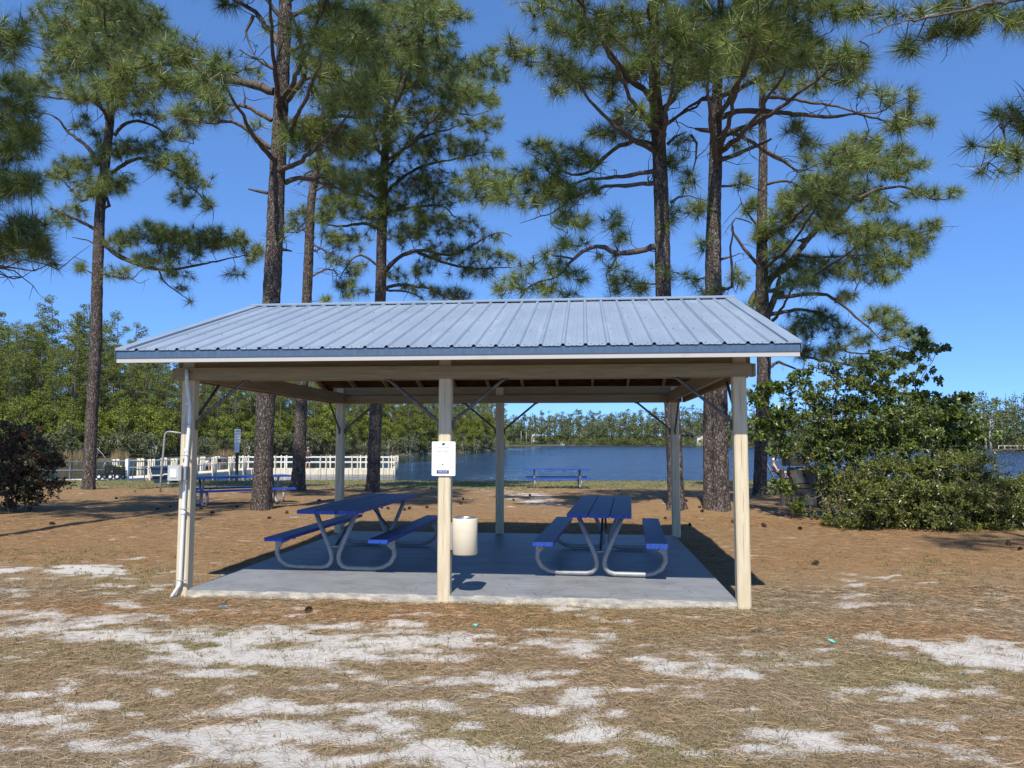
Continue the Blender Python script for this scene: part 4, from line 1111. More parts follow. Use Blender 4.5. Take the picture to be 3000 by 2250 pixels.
# right middle pine
_, n = pine('pine just right of the roof ridge middle with a bare arching bough on its left', (1980, 1490),
    [(1982, 1487, 30), (1979, 1440, 24), (1974, 1300, 22.5), (1966, 1160, 22), (1953, 950, 22.5), (1944, 868, 22), (1940, 663, 21.5), (1933, 482, 20.5), (1926, 362, 20), (1919, 271, 18), (1917, 150, 15), (1916, 60, 13), (1917, -150, 9), (1920, -420, 4)],
    [(z2((1535, 1197), (1440, 1222), (1350, 1232), (1280, 1203), (1200, 1205), (1130, 1260), (1050, 1340), (900, 1400), (868, 1452)), 9.5, 3), (z2((1520, 832), (1400, 850), (1300, 865), (1200, 870), (1100, 900), (980, 920)), 7, 3), (z2((1522, 888), (1380, 900), (1250, 915), (1150, 950), (1080, 1000), (1000, 1040), (940, 1060), (868, 1085)), 7, 1.5),
     (z2((1515, 705), (1470, 690), (1420, 685), (1350, 712), (1280, 765), (1215, 825), (1120, 850), (1020, 800), (900, 740)), 8, 2), (z2((1512, 460), (1420, 400), (1300, 385), (1180, 360), (1060, 320), (850, 290)), 7, 2), (z2((1525, 85), (1430, 70), (1300, 90), (1150, 90), (1020, 40), (900, 10)), 8, 2), (z2((1520, 200), (1420, 170), (1300, 200), (1150, 190), (1000, 120)), 7, 2),
     (z2((1350, 1230), (1320, 1160), (1360, 1130)), 3, 1.5), (z2((1345, 1235), (1290, 1340), (1300, 1390), (1310, 1450)), 3.5, 1.5), (z2((1130, 1260), (1000, 1235), (930, 1240)), 3.5, 1.5), (z2((1200, 930), (1090, 1040), (1100, 1130), (1020, 1090)), 3, 1.5), (z2((960, 1015), (940, 1070)), 2.5, 1.2),
     (z2((1560, 530), (1620, 480), (1660, 420), (1760, 380), (1900, 360)), 8, 3), (z2((1575, 605), (1640, 560), (1720, 520), (1800, 430)), 6, 2), (z2((1585, 700), (1620, 670), (1680, 640)), 4.5, 2), (z2((1600, 985), (1640, 960), (1690, 950)), 5, 2), (z2((1500, 895), (1490, 870), (1505, 850)), 3, 2), (z2((1540, 1380), (1460, 1380), (1400, 1380), (1360, 1420)), 3, 1.5), (z2((1530, 300), (1650, 200), (1780, 120)), 7, 2), (z2((1525, 20), (1640, -80), (1780, -130)), 7, 2), (z2((1520, -60), (1380, -140), (1250, -160)), 7, 2)],
    e2((1010, 30, 150, 60), (1200, 60, 160, 60, .9), (1370, 60, 130, 60, .9), (1050, 140, 130, 60, .7), (1250, 180, 160, 80, .9), (1430, 200, 110, 90, .9), (830, 235, 60, 55), (950, 270, 80, 60, .8), (1060, 340, 100, 60, .9), (1180, 390, 110, 60, .9), (1040, 440, 70, 35, .8), (1320, 370, 110, 60, .9), (1460, 330, 90, 80), (1300, 470, 70, 50, .6), (1420, 560, 130, 60, .8), (1250, 640, 70, 45, .8), (1350, 640, 90, 50, .7), (1480, 640, 40, 40, .6),
       (920, 700, 70, 40, .7), (1010, 720, 60, 50, .7), (1150, 740, 100, 60, .7), (1060, 790, 130, 50, .8), (1190, 800, 60, 60, .7), (700, 870, 140, 70, 1.1), (860, 880, 130, 80, 1.1), (1000, 900, 120, 70, 1.1), (1100, 930, 120, 60), (1230, 920, 70, 50, .8), (760, 950, 130, 50, .9), (930, 970, 110, 40, .8), (1080, 1060, 80, 55, .7), (1180, 1090, 60, 50, .8), (1320, 1070, 60, 55, .8), (1360, 1150, 60, 45, .7), (1120, 1190, 120, 40, .6), (1000, 1220, 60, 35, .6),
       (900, 1300, 60, 50, .7), (1060, 1310, 90, 50, .8), (1160, 1340, 50, 50, .7), (830, 1370, 70, 40, .8), (980, 1410, 120, 45, .8), (760, 1420, 50, 40, .8), (1100, 1430, 60, 30, .6), (1280, 1250, 50, 40, .5), (1350, 1340, 80, 60, .8), (1310, 1420, 50, 40, .7), (1450, 1390, 80, 50, .7), (1590, 1330, 60, 50, .6), (1560, 1090, 60, 40, .5), (1600, 780, 60, 50, .7), (1620, 1020, 50, 50, .6), (1500, 1290, 40, 30, .4),
       (1560, 100, 130, 90, 1.1), (1600, 260, 130, 100, 1.1), (1700, 160, 130, 100, 1.1), (1600, 400, 100, 60, .8), (1720, 330, 110, 70, .9), (1600, -160, 320, 140, 1), (1180, -140, 260, 110, 1), (1300, -400, 260, 160, 1), (1750, -420, 280, 180, 1), (1520, -680, 260, 180, .9)), 26, dens=7.5, ln=.34, near_boughs=((1750, 90, 140, 60, 1, -3), (1985, 120, 120, 70, 1, -3.5), (1650, 205, 80, 45, .8, -2.5), (1900, -90, 240, 100, 1, -4), (1640, -80, 180, 80, 1, -3.5)))
NT += n
# twin-stemmed pine
_, n = pine('twin-stemmed pine on the straw mound right of the rear corner post', (2100, 1494),
    [(2114, 1492, 27), (2112, 1450, 24), (2110, 1300, 22), (2108, 1150, 22), (2100, 980, 23), (2091, 844, 24), (2090, 720, 22), (2092, 603, 20), (2096, 480, 18.5), (2098, 330, 16), (2104, 200, 13), (2110, 60, 10), (2114, -150, 7), (2116, -360, 3)],
    [(z3((180, 570), (260, 540), (360, 535), (480, 550), (600, 560), (720, 570), (850, 555), (1000, 590), (1110, 612), (1220, 590)), 9, 2), (z3((165, 495), (100, 480), (0, 545), (-60, 600)), 7, 3), (z3((180, 640), (280, 660), (370, 712), (450, 772), (560, 825), (640, 830)), 7.5, 2), (z3((185, 775), (300, 735), (430, 675)), 8, 5),
     (z3((170, 475), (260, 440), (340, 400), (420, 340), (520, 280), (620, 200)), 8, 2), (z3((140, 635), (90, 628), (60, 625)), 7, 5), (z3((180, 905), (240, 900), (290, 893)), 4, 2), (z3((150, 400), (60, 330), (-60, 300)), 6, 2), (z3((185, 270), (300, 180), (420, 120), (560, 60)), 7, 2), (z3((175, 200), (60, 120), (-60, 60)), 6, 2), (z3((180, 120), (320, 20), (480, -50)), 7, 2), (z3((40, 655), (65, 700), (60, 780), (45, 850)), 4, 2.5), (z3((150, 1330), (60, 1360), (10, 1350)), 3, 1.5), (z3((185, 1260), (230, 1250), (260, 1240)), 4, 2), (z3((165, 1395), (215, 1410), (240, 1390), (235, 1200), (245, 1100)), 5, 3), (z3((180, 1120), (120, 1010), (40, 1000)), 4, 2)],
    e3((40, 60, 110, 80, 1.1), (190, 110, 130, 90, 1.1), (330, 60, 150, 80, 1.1), (380, 170, 150, 80, 1.1), (540, 120, 140, 80, 1.1), (500, 220, 130, 60), (620, 200, 80, 60), (60, 230, 110, 80), (240, 260, 150, 80), (420, 300, 150, 70, .9), (60, 380, 80, 70, .8), (260, 380, 120, 60, .7), (600, 300, 90, 60, .8), (720, 290, 90, 60, .8), (830, 310, 90, 55, .9), (880, 290, 50, 40, .7), (760, 380, 110, 50, .6), (900, 440, 60, 35, .6),
       (1000, 480, 60, 50, .7), (1110, 470, 50, 40, .8), (1080, 570, 100, 50, .8), (1180, 600, 50, 40, .9), (1010, 640, 70, 40, .6), (560, 620, 100, 40, .6), (640, 680, 80, 50, .7), (320, 630, 30, 30, .7), (240, 720, 60, 30, .4), (30, 880, 50, 50, .9), (70, 1000, 60, 60, .9), (20, 720, 60, 60, .5), (120, 1200, 40, 40, .6), (30, 1360, 60, 35, .8), (80, 1420, 60, 25, .7), (170, 1410, 40, 30, .6),
       (740, 40, 160, 70), (600, 10, 160, 60), (850, 60, 120, 60, .8), (300, -120, 280, 110, 1), (640, -140, 260, 110, 1), (20, -350, 260, 170, 1), (420, -380, 280, 180, 1), (200, -640, 260, 180, .9)), 27, near_boughs=((2200, 100, 140, 70, 1, -3.5), (2330, 165, 110, 50, 1, -3), (2070, 190, 90, 50, .8, -3), (2300, -90, 240, 100, 1, -4), (2480, 160, 70, 40, .9, -2.5)), dens=7.5, ln=.36,
    extra_trunk=[(2080, 1478, 20), (2079, 1420, 18), (2077, 1300, 16.5), (2078, 1150, 16), (2082, 1000, 14), (2086, 880, 11), (2089, 760, 6)])
NT += n
# forked pine at the roof's right end
_, n = pine('many-limbed pine forking above the right end of the roof', (2225, 1451),
    [(2226, 1449, 21), (2227, 1400, 18.5), (2232, 1250, 18), (2238, 1100, 19.5), (2238, 1000, 20), (2235, 930, 21), (2232, 860, 18), (2232, 700, 15), (2233, 600, 14), (2236, 450, 12), (2233, 320, 10), (2238, 200, 8), (2242, 60, 6), (2245, -120, 3.5)],
    [(z3((370, 1560), (330, 1495), (420, 1360), (510, 1290), (570, 1210), (640, 1130), (760, 1050), (830, 980), (900, 880), (870, 760)), 15, 3), (z3((410, 1530), (450, 1440), (470, 1350), (480, 1280)), 12, 5), (z3((455, 1445), (600, 1430), (700, 1435), (800, 1500), (900, 1590), (970, 1660)), 6.5, 3), (z3((400, 1535), (520, 1510), (620, 1510), (720, 1545), (790, 1600)), 6.5, 2.5),
     (z3((380, 1300), (300, 1210), (240, 1120), (260, 1060), (335, 1085)), 6, 3), (z3((385, 725), (500, 780), (560, 835), (650, 800), (730, 770)), 5.5, 2), (z3((385, 470), (450, 470), (600, 492), (750, 517), (900, 552), (1000, 520), (1070, 410)), 6, 1.5), (z3((700, 1090), (840, 1120), (1000, 1132), (1150, 1130), (1225, 1100)), 5, 2), (z3((840, 970), (950, 920), (1080, 910), (1200, 960), (1280, 968), (1325, 930)), 5, 2),
     (z3((600, 1175), (560, 1170), (640, 1150)), 4, 2), (z3((400, 1730), (500, 1700), (620, 1740), (740, 1760), (860, 1780), (980, 1770)), 5, 2), (z3((400, 1800), (470, 1760), (560, 1800), (600, 1790)), 6, 2), (z3((1050, 1000), (960, 960), (900, 990)), 3, 1.5), (z3((560, 1240), (700, 1250), (860, 1240), (1000, 1250), (1120, 1290)), 5, 2), (z3((820, 1240), (860, 1330), (850, 1390), (820, 1440)), 4, 2), (z3((740, 1470), (800, 1440), (850, 1470)), 3, 1.5),
     (z3((395, 380), (480, 330), (600, 300), (760, 330)), 5, 2), (z3((385, 900), (480, 880), (560, 900), (620, 960)), 5, 2), (z3((370, 1100), (300, 1020), (280, 960)), 4, 2), (z3((850, 1650), (780, 1700), (900, 1720), (1050, 1680)), 3.5, 1.5)],
    e3((480, 420, 130, 60, .7), (620, 400, 110, 60, .7), (880, 700, 120, 60, 1.1), (780, 770, 110, 70, 1.1), (900, 790, 130, 70, 1.1), (1050, 740, 80, 60), (1040, 820, 100, 70, 1.1), (1160, 800, 50, 40, .7), (640, 900, 110, 60), (560, 960, 110, 60), (740, 900, 130, 70, 1.1), (860, 930, 130, 60, 1.1), (950, 1000, 100, 50), (700, 1010, 120, 60), (500, 1060, 120, 60), (1130, 930, 60, 40, .7), (1310, 930, 45, 35, .9), (1220, 950, 50, 30, .7),
       (440, 1140, 90, 60, .9), (690, 1090, 130, 60, 1.1), (850, 1140, 130, 60), (1000, 1110, 120, 60, .9), (1120, 1140, 110, 50, .9), (1220, 1090, 50, 35, .9), (560, 1290, 110, 60), (700, 1290, 130, 60), (900, 1250, 150, 60, .9), (1050, 1260, 110, 55, .9), (1150, 1200, 60, 40, .8), (960, 1340, 110, 50, .9), (820, 1320, 80, 40, .6), (640, 1370, 60, 50, .7), (470, 1210, 70, 50, .8), (330, 1000, 60, 50, .8), (300, 880, 60, 40, .6), (360, 1130, 50, 50, .7), (420, 1310, 60, 50, .5), (270, 1340, 50, 50, .7),
       (790, 1440, 80, 40, .6), (640, 1540, 130, 55, .9), (560, 1600, 120, 50, .9), (760, 1620, 90, 50, .7), (960, 1540, 110, 60, .9), (1060, 1600, 90, 60, .9), (1150, 1660, 70, 60, .7), (900, 1640, 110, 50, .7), (700, 1700, 140, 50, .8), (850, 1760, 100, 50, .7), (1000, 1740, 90, 50, .7), (560, 1720, 70, 40, .6), (330, 1470, 40, 40, .5), (600, 780, 80, 40, .5), (520, 1000, 60, 50, .7), (460, 240, 120, 90, .6), (380, 50, 150, 100, .7), (400, -120, 200, 140, .9), (420, -330, 180, 140, .9)), 28, near_boughs=((2490, 470, 100, 50, 1, -4), (2410, 580, 100, 50, 1, -4), (2560, 690, 110, 40, .9, -3.5), (2330, 830, 90, 40, .7, -3)), dens=8, ln=.36)
NT += n
# pine outside the frame on the right
_, n = pine('pine whose sparse boughs reach in from beyond the upper right edge', (3560, 1560), [(3560, 1555, 36), (3555, 1400, 31), (3540, 1000, 28), (3530, 500, 24), (3520, 0, 19), (3515, -500, 9), (3515, -700, 4)],
    [(z3((2540, 60), (2200, -20), (1900, -20), (1659, 0), (1500, 20), (1300, 65), (1130, 100), (1000, 130), (860, 200)), 11, 1.5), (z3((2540, 420), (2200, 420), (1850, 470), (1660, 540), (1550, 590), (1490, 660), (1410, 715)), 9, 1.5), (z3((1550, 600), (1560, 680), (1520, 760), (1450, 820)), 4, 1.5), (z3((1900, 600), (1700, 640), (1640, 700), (1600, 780)), 5, 2), (z3((1300, 65), (1280, 130), (1180, 210), (1130, 220)), 4.5, 1.5), (z3((1400, 40), (1440, 90), (1450, 160)), 3, 1.5), (z3((1340, 60), (1340, 160), (1250, 180)), 3, 1.2),
     (z3((1130, 100), (1060, 60), (1000, 20)), 3, 1.2), (z3((1000, 130), (960, 60), (900, 90)), 2.5, 1), (z3((2540, 900), (2350, 950), (2200, 1000)), 8, 2), (z3((2540, 200), (2800, 150), (3000, 200)), 9, 2), (z3((2530, -200), (2000, -270), (1500, -230), (1050, -190)), 10, 2)],
    e3((1130, 225, 60, 45, 1.1), (1090, 220, 40, 30), (1220, 150, 70, 50), (1320, 140, 100, 50), (1420, 120, 70, 45), (1580, 110, 50, 40, .9), (1500, 60, 90, 40), (1350, 30, 120, 40), (1180, 40, 90, 40, .8), (1050, 60, 80, 40, .6), (1580, 560, 80, 45, .9), (1640, 600, 60, 60, .8), (1500, 545, 30, 25, .7), (1410, 712, 18, 16, 3), (1560, 720, 70, 45, .9), (1640, 760, 60, 50, .9), (1450, 830, 25, 20, 1.6), (1540, 830, 30, 25, 1), (1640, 840, 25, 25, 1), (1700, 80, 150, 80), (1900, 40, 180, 110), (1800, 560, 160, 90), (2200, 300, 250, 140, .8), (1150, -150, 300, 80, 1), (1500, -120, 250, 90, 1), (1250, -340, 350, 120, .8), (2300, 950, 250, 120, .8), (2800, 200, 260, 140, .7), (2500, -300, 300, 180, .6)), 29, dens=8, ln=.36)
NT += n
# tall pines outside the frame whose crowns shade the ground in view
_, n = pine('tall pine standing out of view beyond the left edge, shading the straw', (-420, 1640), [(-420, 1690, 40), (-430, 1200, 34), (-440, 600, 30), (-450, 0, 26), (-455, -600, 20), (-455, -1200, 12), (-455, -1700, 5)],
    [([(-450, -100), (-700, -250), (-950, -300)], 12, 3), ([(-450, -200), (-250, -330), (-120, -380)], 12, 3), ([(-455, -500), (-700, -620), (-900, -650)], 11, 3), ([(-455, -600), (-250, -760), (-100, -800)], 11, 3), ([(-455, -1000), (-650, -1100), (-800, -1150)], 9, 3), ([(-455, -1000), (-280, -1120), (-150, -1150)], 9, 3)],
    [(-900, -300, 260, 130, .55), (-650, -300, 200, 130, .5), (-240, -380, 220, 110, .6), (-850, -680, 260, 150, .55), (-230, -800, 240, 150, .55), (-480, -650, 200, 180, .45), (-700, -1150, 240, 150, .5), (-260, -1150, 220, 150, .5), (-455, -1500, 240, 180, .5)], 51, dens=6.5, d=11.0, nneed=70)
_, n = pine('tall pine standing out of view beyond the right edge, shading the straw', (4300, 2000), [(4300, 2000, 60), (4290, 1000, 50), (4280, 0, 42), (4270, -1000, 32), (4265, -2000, 18), (4265, -2700, 6)],
    [([(4275, -600), (3900, -800), (3650, -850)], 16, 4), ([(4275, -700), (4700, -900), (5000, -950)], 16, 4), ([(4270, -1400), (3950, -1600), (3800, -1650)], 14, 4), ([(4270, -1500), (4600, -1700), (4800, -1750)], 14, 4)],
    [(3750, -900, 260, 170, .5), (4050, -1000, 220, 170, .4), (4800, -950, 320, 190, .5), (3900, -1700, 260, 200, .5), (4650, -1750, 280, 200, .5), (4265, -2400, 300, 240, .5)], 52, dens=5.5, d=6.6, nneed=70)
print('tufts', NT)

# ------------------------------------------------------------------ shrubs near the pavilion
def leaves(tips, dirs, rg, n=8, ln=.075, wd=.028, spread=75, tint=(1, 1, 1), var=.35, red=0.0):
    T = len(tips); N = T * n; ti = np.repeat(np.arange(T), n)
    D = dirs[ti]
    ref = rg.normal(size=(N, 3)); ref -= D * (ref * D).sum(1)[:, None]; ref /= np.linalg.norm(ref, axis=1)[:, None]
    ang = np.radians(15 + spread * rg.random(N))
    a = D * np.cos(ang)[:, None] + ref * np.sin(ang)[:, None]
    L = ln * (.6 + .7 * rg.random(N))
    s = np.cross(a, D + rg.normal(size=(N, 3)) * .35); s /= np.linalg.norm(s, axis=1)[:, None] + 1e-9
    o = tips[ti] - D * (.09 * rg.random(N))[:, None] + rg.normal(size=(N, 3)) * .012
    nrm = np.cross(s, a)
    V = np.empty((N, 4, 3))
    V[:, 0] = o; V[:, 2] = o + a * L[:, None] - nrm * (.12 * L)[:, None]
    mid = o + a * (L * .5)[:, None]; w = (wd * (.7 + .6 * rg.random(N)) * .5)[:, None]
    V[:, 1] = mid + s * w + nrm * .004; V[:, 3] = mid - s * w + nrm * .004
    t = (1 - var / 2 + var * rg.random(T))[ti] * (.8 + .4 * rg.random(N))
    C = np.stack([t * tint[0], t * tint[1], t * tint[2]], 1)
    y = (rg.random(T) < .22)[ti]
    C[y] *= np.array([1.45, 1.3, .9])
    if red:
        q = (rg.random(T) < red)[ti]; C[q] = C[q] * np.array([2.2, .75, .9])
    F = np.arange(N * 4).reshape(-1, 4)
    return V.reshape(-1, 4, 3).reshape(-1, 3), F, np.repeat(C, 4, 0)

def shrub(name, label, cat, base_px, d, ells, stems, seed, m, dens=26, n=8, ln=.08, wd=.032, tint=(1, 1, 1), red=0.0, shell=.5, depth=.8, sm=None, clump=.6):
    rg = np.random.default_rng(seed)
    b = at(base_px[0], base_px[1], d); b[2] = float(gz(b[0], b[1]))
    root = thing(name, label, cat, b)
    k = d / FPX
    paths = []; nodes = []
    for pts, doff, r0 in stems:
        m_ = len(pts)
        P = [at(x, y, d + doff * i / (m_ - 1)) for i, (x, y) in enumerate(pts)]
        P[0][2] = float(gz(P[0][0], P[0][1])) - .05
        Q = smooth(np.array(P), .12); Q[1:-1] += rg.normal(size=(len(Q) - 2, 3)) * .012
        paths.append((Q, np.linspace(r0, .006, len(Q)))); nodes += list(Q)
    tips = []
    for el in ells:
        cx, cy, rx, ry = el[:4]; dn = el[4] if len(el) > 4 else 1; do = el[5] if len(el) > 5 else 0
        area = math.pi * rx * ry * k * k
        q = max(2, int(5.6 * dens * dn * area))
        v = rg.normal(size=(q, 3)); v /= np.linalg.norm(v, axis=1)[:, None]; v *= (rg.random(q) ** shell)[:, None]
        dz = max(.15, depth * (rx + ry) / 2 * k)
        nc = max(1, int(area * 5.0)); cen = rg.normal(size=(nc, 3)); cen /= np.linalg.norm(cen, axis=1)[:, None]; cen *= (rg.random(nc) ** shell)[:, None]
        for a in v:
            if clump and rg.random() < clump:                       # leaves sit in flat tiers with dark gaps between them
                a = cen[int(rg.integers(nc))] + rg.normal(size=3) * np.array([.20 / (rx * k), .075 / (ry * k), .20 / dz]) * .8
            p = at(cx + a[0] * rx, cy + a[1] * ry, d + do + a[2] * dz)
            p[2] = max(p[2], float(gz(p[0], p[1])) + .04)
            tips.append(p)
    tips = np.array(tips)
    pth, dirs = grow(np.array(nodes), tips, rg, .2, 0, .0025)
    V, F = tubes_np(paths, 7); V2, F2 = tubes_np(pth, 3)
    np_mesh('stems', V - b, F, sm or M['stem'], root, smooth=True)
    np_mesh('twigs', V2 - b, F2, sm or M['stem'], root)['kind'] = 'stuff'
    V, F, C = leaves(tips, dirs, rg, n, ln, wd, tint=tint, red=red)
    np_mesh('foliage', V - b, F, m, root, tint=C)
    return root

shrub('evergreen_shrub', 'wide low glossy-leaved shrub spreading over the straw at the right edge', 'shrub', (2720, 1545), 15.6,
      [(2733, 1365, 170, 50), (2859, 1390, 140, 75), (2627, 1410, 200, 80), (2522, 1465, 160, 70), (2733, 1470, 210, 85, 1.1), (2910, 1480, 150, 85, 1.1), (2600, 1530, 140, 32, 1.2, -.5), (2720, 1540, 150, 30, 1.2, -.7), (2860, 1545, 170, 32, 1.2, -.7), (2990, 1430, 60, 60), (2980, 1530, 90, 45, 1, -.4), (2470, 1525, 60, 22, 1, -.3), (2404, 1508, 26, 14, 1.5, -.2), (2640, 1450, 180, 60, .8, -.7), (2850, 1455, 160, 60, .8, -.7), (3120, 1480, 140, 80), (2780, 1500, 220, 50, 1, -.9), (2560, 1500, 140, 40, 1, -.6), (2960, 1490, 120, 60, 1, -.9), (2700, 1420, 220, 60, .8, -.4)],
      [([(2650, 1545), (2600, 1480), (2560, 1420), (2520, 1440)], .2, .03), ([(2700, 1545), (2720, 1450), (2740, 1360)], .5, .03), ([(2760, 1545), (2830, 1470), (2880, 1400)], .2, .03), ([(2720, 1545), (2640, 1500), (2520, 1510)], -.5, .02), ([(2800, 1545), (2900, 1500), (2990, 1490)], -.3, .02), ([(2740, 1545), (2780, 1500), (2840, 1500)], -.8, .02), ([(2690, 1545), (2660, 1470), (2640, 1400)], 0, .02)], 41, M['shrub_leaf'], dens=42, n=9, ln=.075, wd=.030)
shrub('leafy_shrub', 'tall bright-leaved shrub between the forked pine and the low evergreen shrub', 'shrub', (2520, 1530), 16.6,
      [(2500, 1195, 125, 75, 1), (2416, 1250, 90, 60), (2564, 1130, 110, 55, 1), (2470, 1110, 80, 40, .9), (2437, 1081, 45, 26), (2467, 1058, 26, 14), (2606, 1075, 110, 36, .8), (2560, 1040, 50, 20, .6), (2620, 1210, 150, 65, 1), (2480, 1290, 140, 55, 1), (2380, 1180, 50, 40, .8), (2361, 1125, 40, 26, .9), (2400, 1345, 70, 45, 1), (2560, 1290, 130, 60), (2660, 1280, 120, 60), (2600, 1350, 130, 50), (2480, 1370, 110, 55, .9), (2440, 1440, 60, 60, .7), (2540, 1420, 100, 60, .7), (2340, 1330, 40, 28, .8), (2380, 1300, 60, 40, .9)],
      [([(2480, 1525), (2490, 1400), (2500, 1250), (2520, 1120)], .2, .035), ([(2520, 1525), (2580, 1400), (2610, 1250), (2600, 1100)], .4, .035), ([(2470, 1525), (2440, 1400), (2410, 1300), (2390, 1200)], 0, .03), ([(2500, 1525), (2470, 1400), (2440, 1250), (2450, 1100)], -.3, .025), ([(2550, 1525), (2640, 1380), (2680, 1280)], -.2, .025), ([(2450, 1525), (2420, 1450), (2390, 1360), (2350, 1330)], -.4, .02)], 42, M['tall_leaf'], dens=34, n=9, ln=.085, wd=.042)
shrub('sapling', 'thin sapling whose leafy shoots rise against the sky above the tall shrub', 'sapling', (2600, 1520), 17.4,
      [(2707, 972, 20, 16, 1.6), (2758, 1014, 16, 16, 1.8), (2707, 1012, 26, 18, 1.5), (2655, 1045, 36, 22, 1.2), (2703, 1078, 14, 8, 1.8), (2710, 1117, 16, 10, 1.8), (2690, 1155, 20, 14, 1.5), (2650, 1110, 40, 22, 1), (2758, 1200, 120, 55, 1), (2817, 1170, 60, 20, 1), (2838, 1270, 50, 45, 1), (2740, 1270, 110, 45, 1), (2690, 1200, 60, 40, 1), (2800, 1320, 90, 40, 1), (2880, 1290, 24, 22, .6)],
      [([(2600, 1515), (2640, 1350), (2670, 1200), (2690, 1080), (2707, 975)], .3, .03), ([(2640, 1300), (2690, 1150), (2730, 1060), (2758, 1015)], .1, .014), ([(2610, 1515), (2720, 1350), (2780, 1250), (2820, 1175)], .6, .03), ([(2640, 1515), (2760, 1380), (2840, 1280)], .4, .025)], 43, M['tall_leaf'], dens=30, n=9, ln=.10, wd=.07, tint=(.85, .9, .9))
shrub('sapling', 'small broad-leaved sapling in front of the forked pine trunk', 'sapling', (2300, 1500), 16.9,
      [(2281, 1140, 55, 34, 1.1), (2226, 1150, 34, 26, 1.2), (2240, 1180, 26, 16, 1), (2277, 1250, 60, 55, 1.1), (2240, 1260, 30, 30, .9), (2300, 1318, 34, 22, 1), (2266, 1330, 16, 10, 1.6), (2330, 1120, 40, 30, .9), (2300, 1430, 36, 34, 1), (2330, 1450, 30, 40, .9), (2310, 1200, 40, 30, .8)],
      [([(2330, 1500), (2320, 1400), (2300, 1300), (2290, 1200), (2285, 1140)], 0, .022), ([(2322, 1420), (2280, 1330), (2260, 1250), (2235, 1160)], -.2, .012), ([(2330, 1500), (2320, 1470), (2300, 1435)], -.3, .012)], 44, M['tall_leaf'], dens=36, n=9, ln=.095, wd=.062, tint=(.95, 1, .9))
shrub('dark_shrub', 'dark reddish-leaved shrub at the left edge in the shade of pines', 'shrub', (50, 1495), 18.6,
      [(50, 1300, 120, 70), (110, 1350, 80, 55), (40, 1400, 110, 70), (60, 1455, 100, 40), (120, 1410, 70, 45), (-40, 1350, 120, 120), (165, 1355, 25, 40, .8), (130, 1450, 50, 30, .7), (-120, 1420, 120, 80), (60, 1260, 80, 35)],
      [([(40, 1490), (60, 1400), (70, 1300)], .2, .03), ([(30, 1490), (0, 1400), (-30, 1300)], .1, .03), ([(60, 1490), (110, 1420), (150, 1360)], -.2, .025), ([(50, 1490), (30, 1430), (60, 1380), (130, 1330)], -.4, .02)], 45, M['dark_leaf'], dens=36, n=9, ln=.075, wd=.034, red=.3)

# ------------------------------------------------------------------ trees of the wood across the cove
def blobs(cl, per, size, rg, flat=.8):
    """leaf clumps: many small leaf-sized quads spread through lobes (cx,cy,cz,r)"""
    Vs = []; Cs = []
    for (x, y, z, r, t) in cl:
        n = max(6, int(per * r * r))
        v = rg.normal(size=(n, 3)); v /= np.linalg.norm(v, axis=1)[:, None]; v *= (rg.random(n) ** .4)[:, None] * r; v[:, 2] *= flat
        c = np.array([x, y, z]) + v
        nrm = rg.normal(size=(n, 3)) + v / r * 1.2; nrm /= np.linalg.norm(nrm, axis=1)[:, None]
        a = np.cross(nrm, rg.normal(size=(n, 3))); a /= np.linalg.norm(a, axis=1)[:, None]; b = np.cross(nrm, a)
        s = (size * (.6 + .8 * rg.random(n)))[:, None]
        q = np.stack([c + a * s, c + b * s * .55, c - a * s, c - b * s * .55], 1)
        Vs.append(q.reshape(-1, 3)); tt_ = t * (.75 + .5 * rg.random(n))
        y_ = .12 * rg.normal(size=n)
        Cs.append(np.repeat(np.stack([tt_ * (1 + y_), tt_, tt_ * (1 - y_)], 1), 4, 0))
    V = np.concatenate(Vs); return V, np.arange(len(V)).reshape(-1, 4), np.concatenate(Cs)

def wood_pine(seed, label, group):
    rg = np.random.default_rng(seed)
    t = thing('wood_pine', label, 'pine tree', (0, 0, -50), 0, group)
    H = rg.uniform(16.5, 20.5); lean = rg.normal(size=2) * .25
    zs = np.linspace(-.3, H, 12)
    P = np.stack([lean[0] * (zs / H) ** 2 + .05 * np.sin(zs), lean[1] * (zs / H) ** 2 + .05 * np.cos(zs * 1.3), zs], 1)
    paths = [(P, np.linspace(.19, .03, 12))]
    cl = []
    nb = int(rg.integers(24, 32))
    for i in range(nb):
        u = (i + rg.random()) / nb
        z = H * (.28 + .70 * u); a = rg.random() * 6.28
        L = (2.9 * (1 - .72 * u) + .5) * rg.uniform(.6, 1.25)
        if u < .25 and rg.random() < .4: L *= .6
        c0 = np.array([np.interp(z, zs, P[:, 0]), np.interp(z, zs, P[:, 1]), z]); e = c0 + np.array([math.cos(a) * L, math.sin(a) * L, rg.uniform(.0, .5) * L])
        mid = (c0 + e) / 2 + np.array([0, 0, -.12 * L])
        paths.append((np.array([c0, mid, e]), np.array([.055, .035, .012])))
        for w in (1.0, .68, .45)[:(3 if L > 1.6 else 2)]:
            p = c0 + (e - c0) * w + rg.normal(size=3) * .25
            cl.append((p[0], p[1], p[2] + .1, rg.uniform(.55, .95) * (1.0 - .2 * u), rg.uniform(.75, 1.2)))
    cl.append((lean[0], lean[1], H, .7, 1.1))
    V, F = tubes_np(paths, 5)
    np_mesh('trunk', V, F, M['trunk_far'], t)
    V, F, C = blobs(cl, 150, .105, rg, .62)
    np_mesh('crown', V, F, M['pine_far'], t, tint=C)
    return t

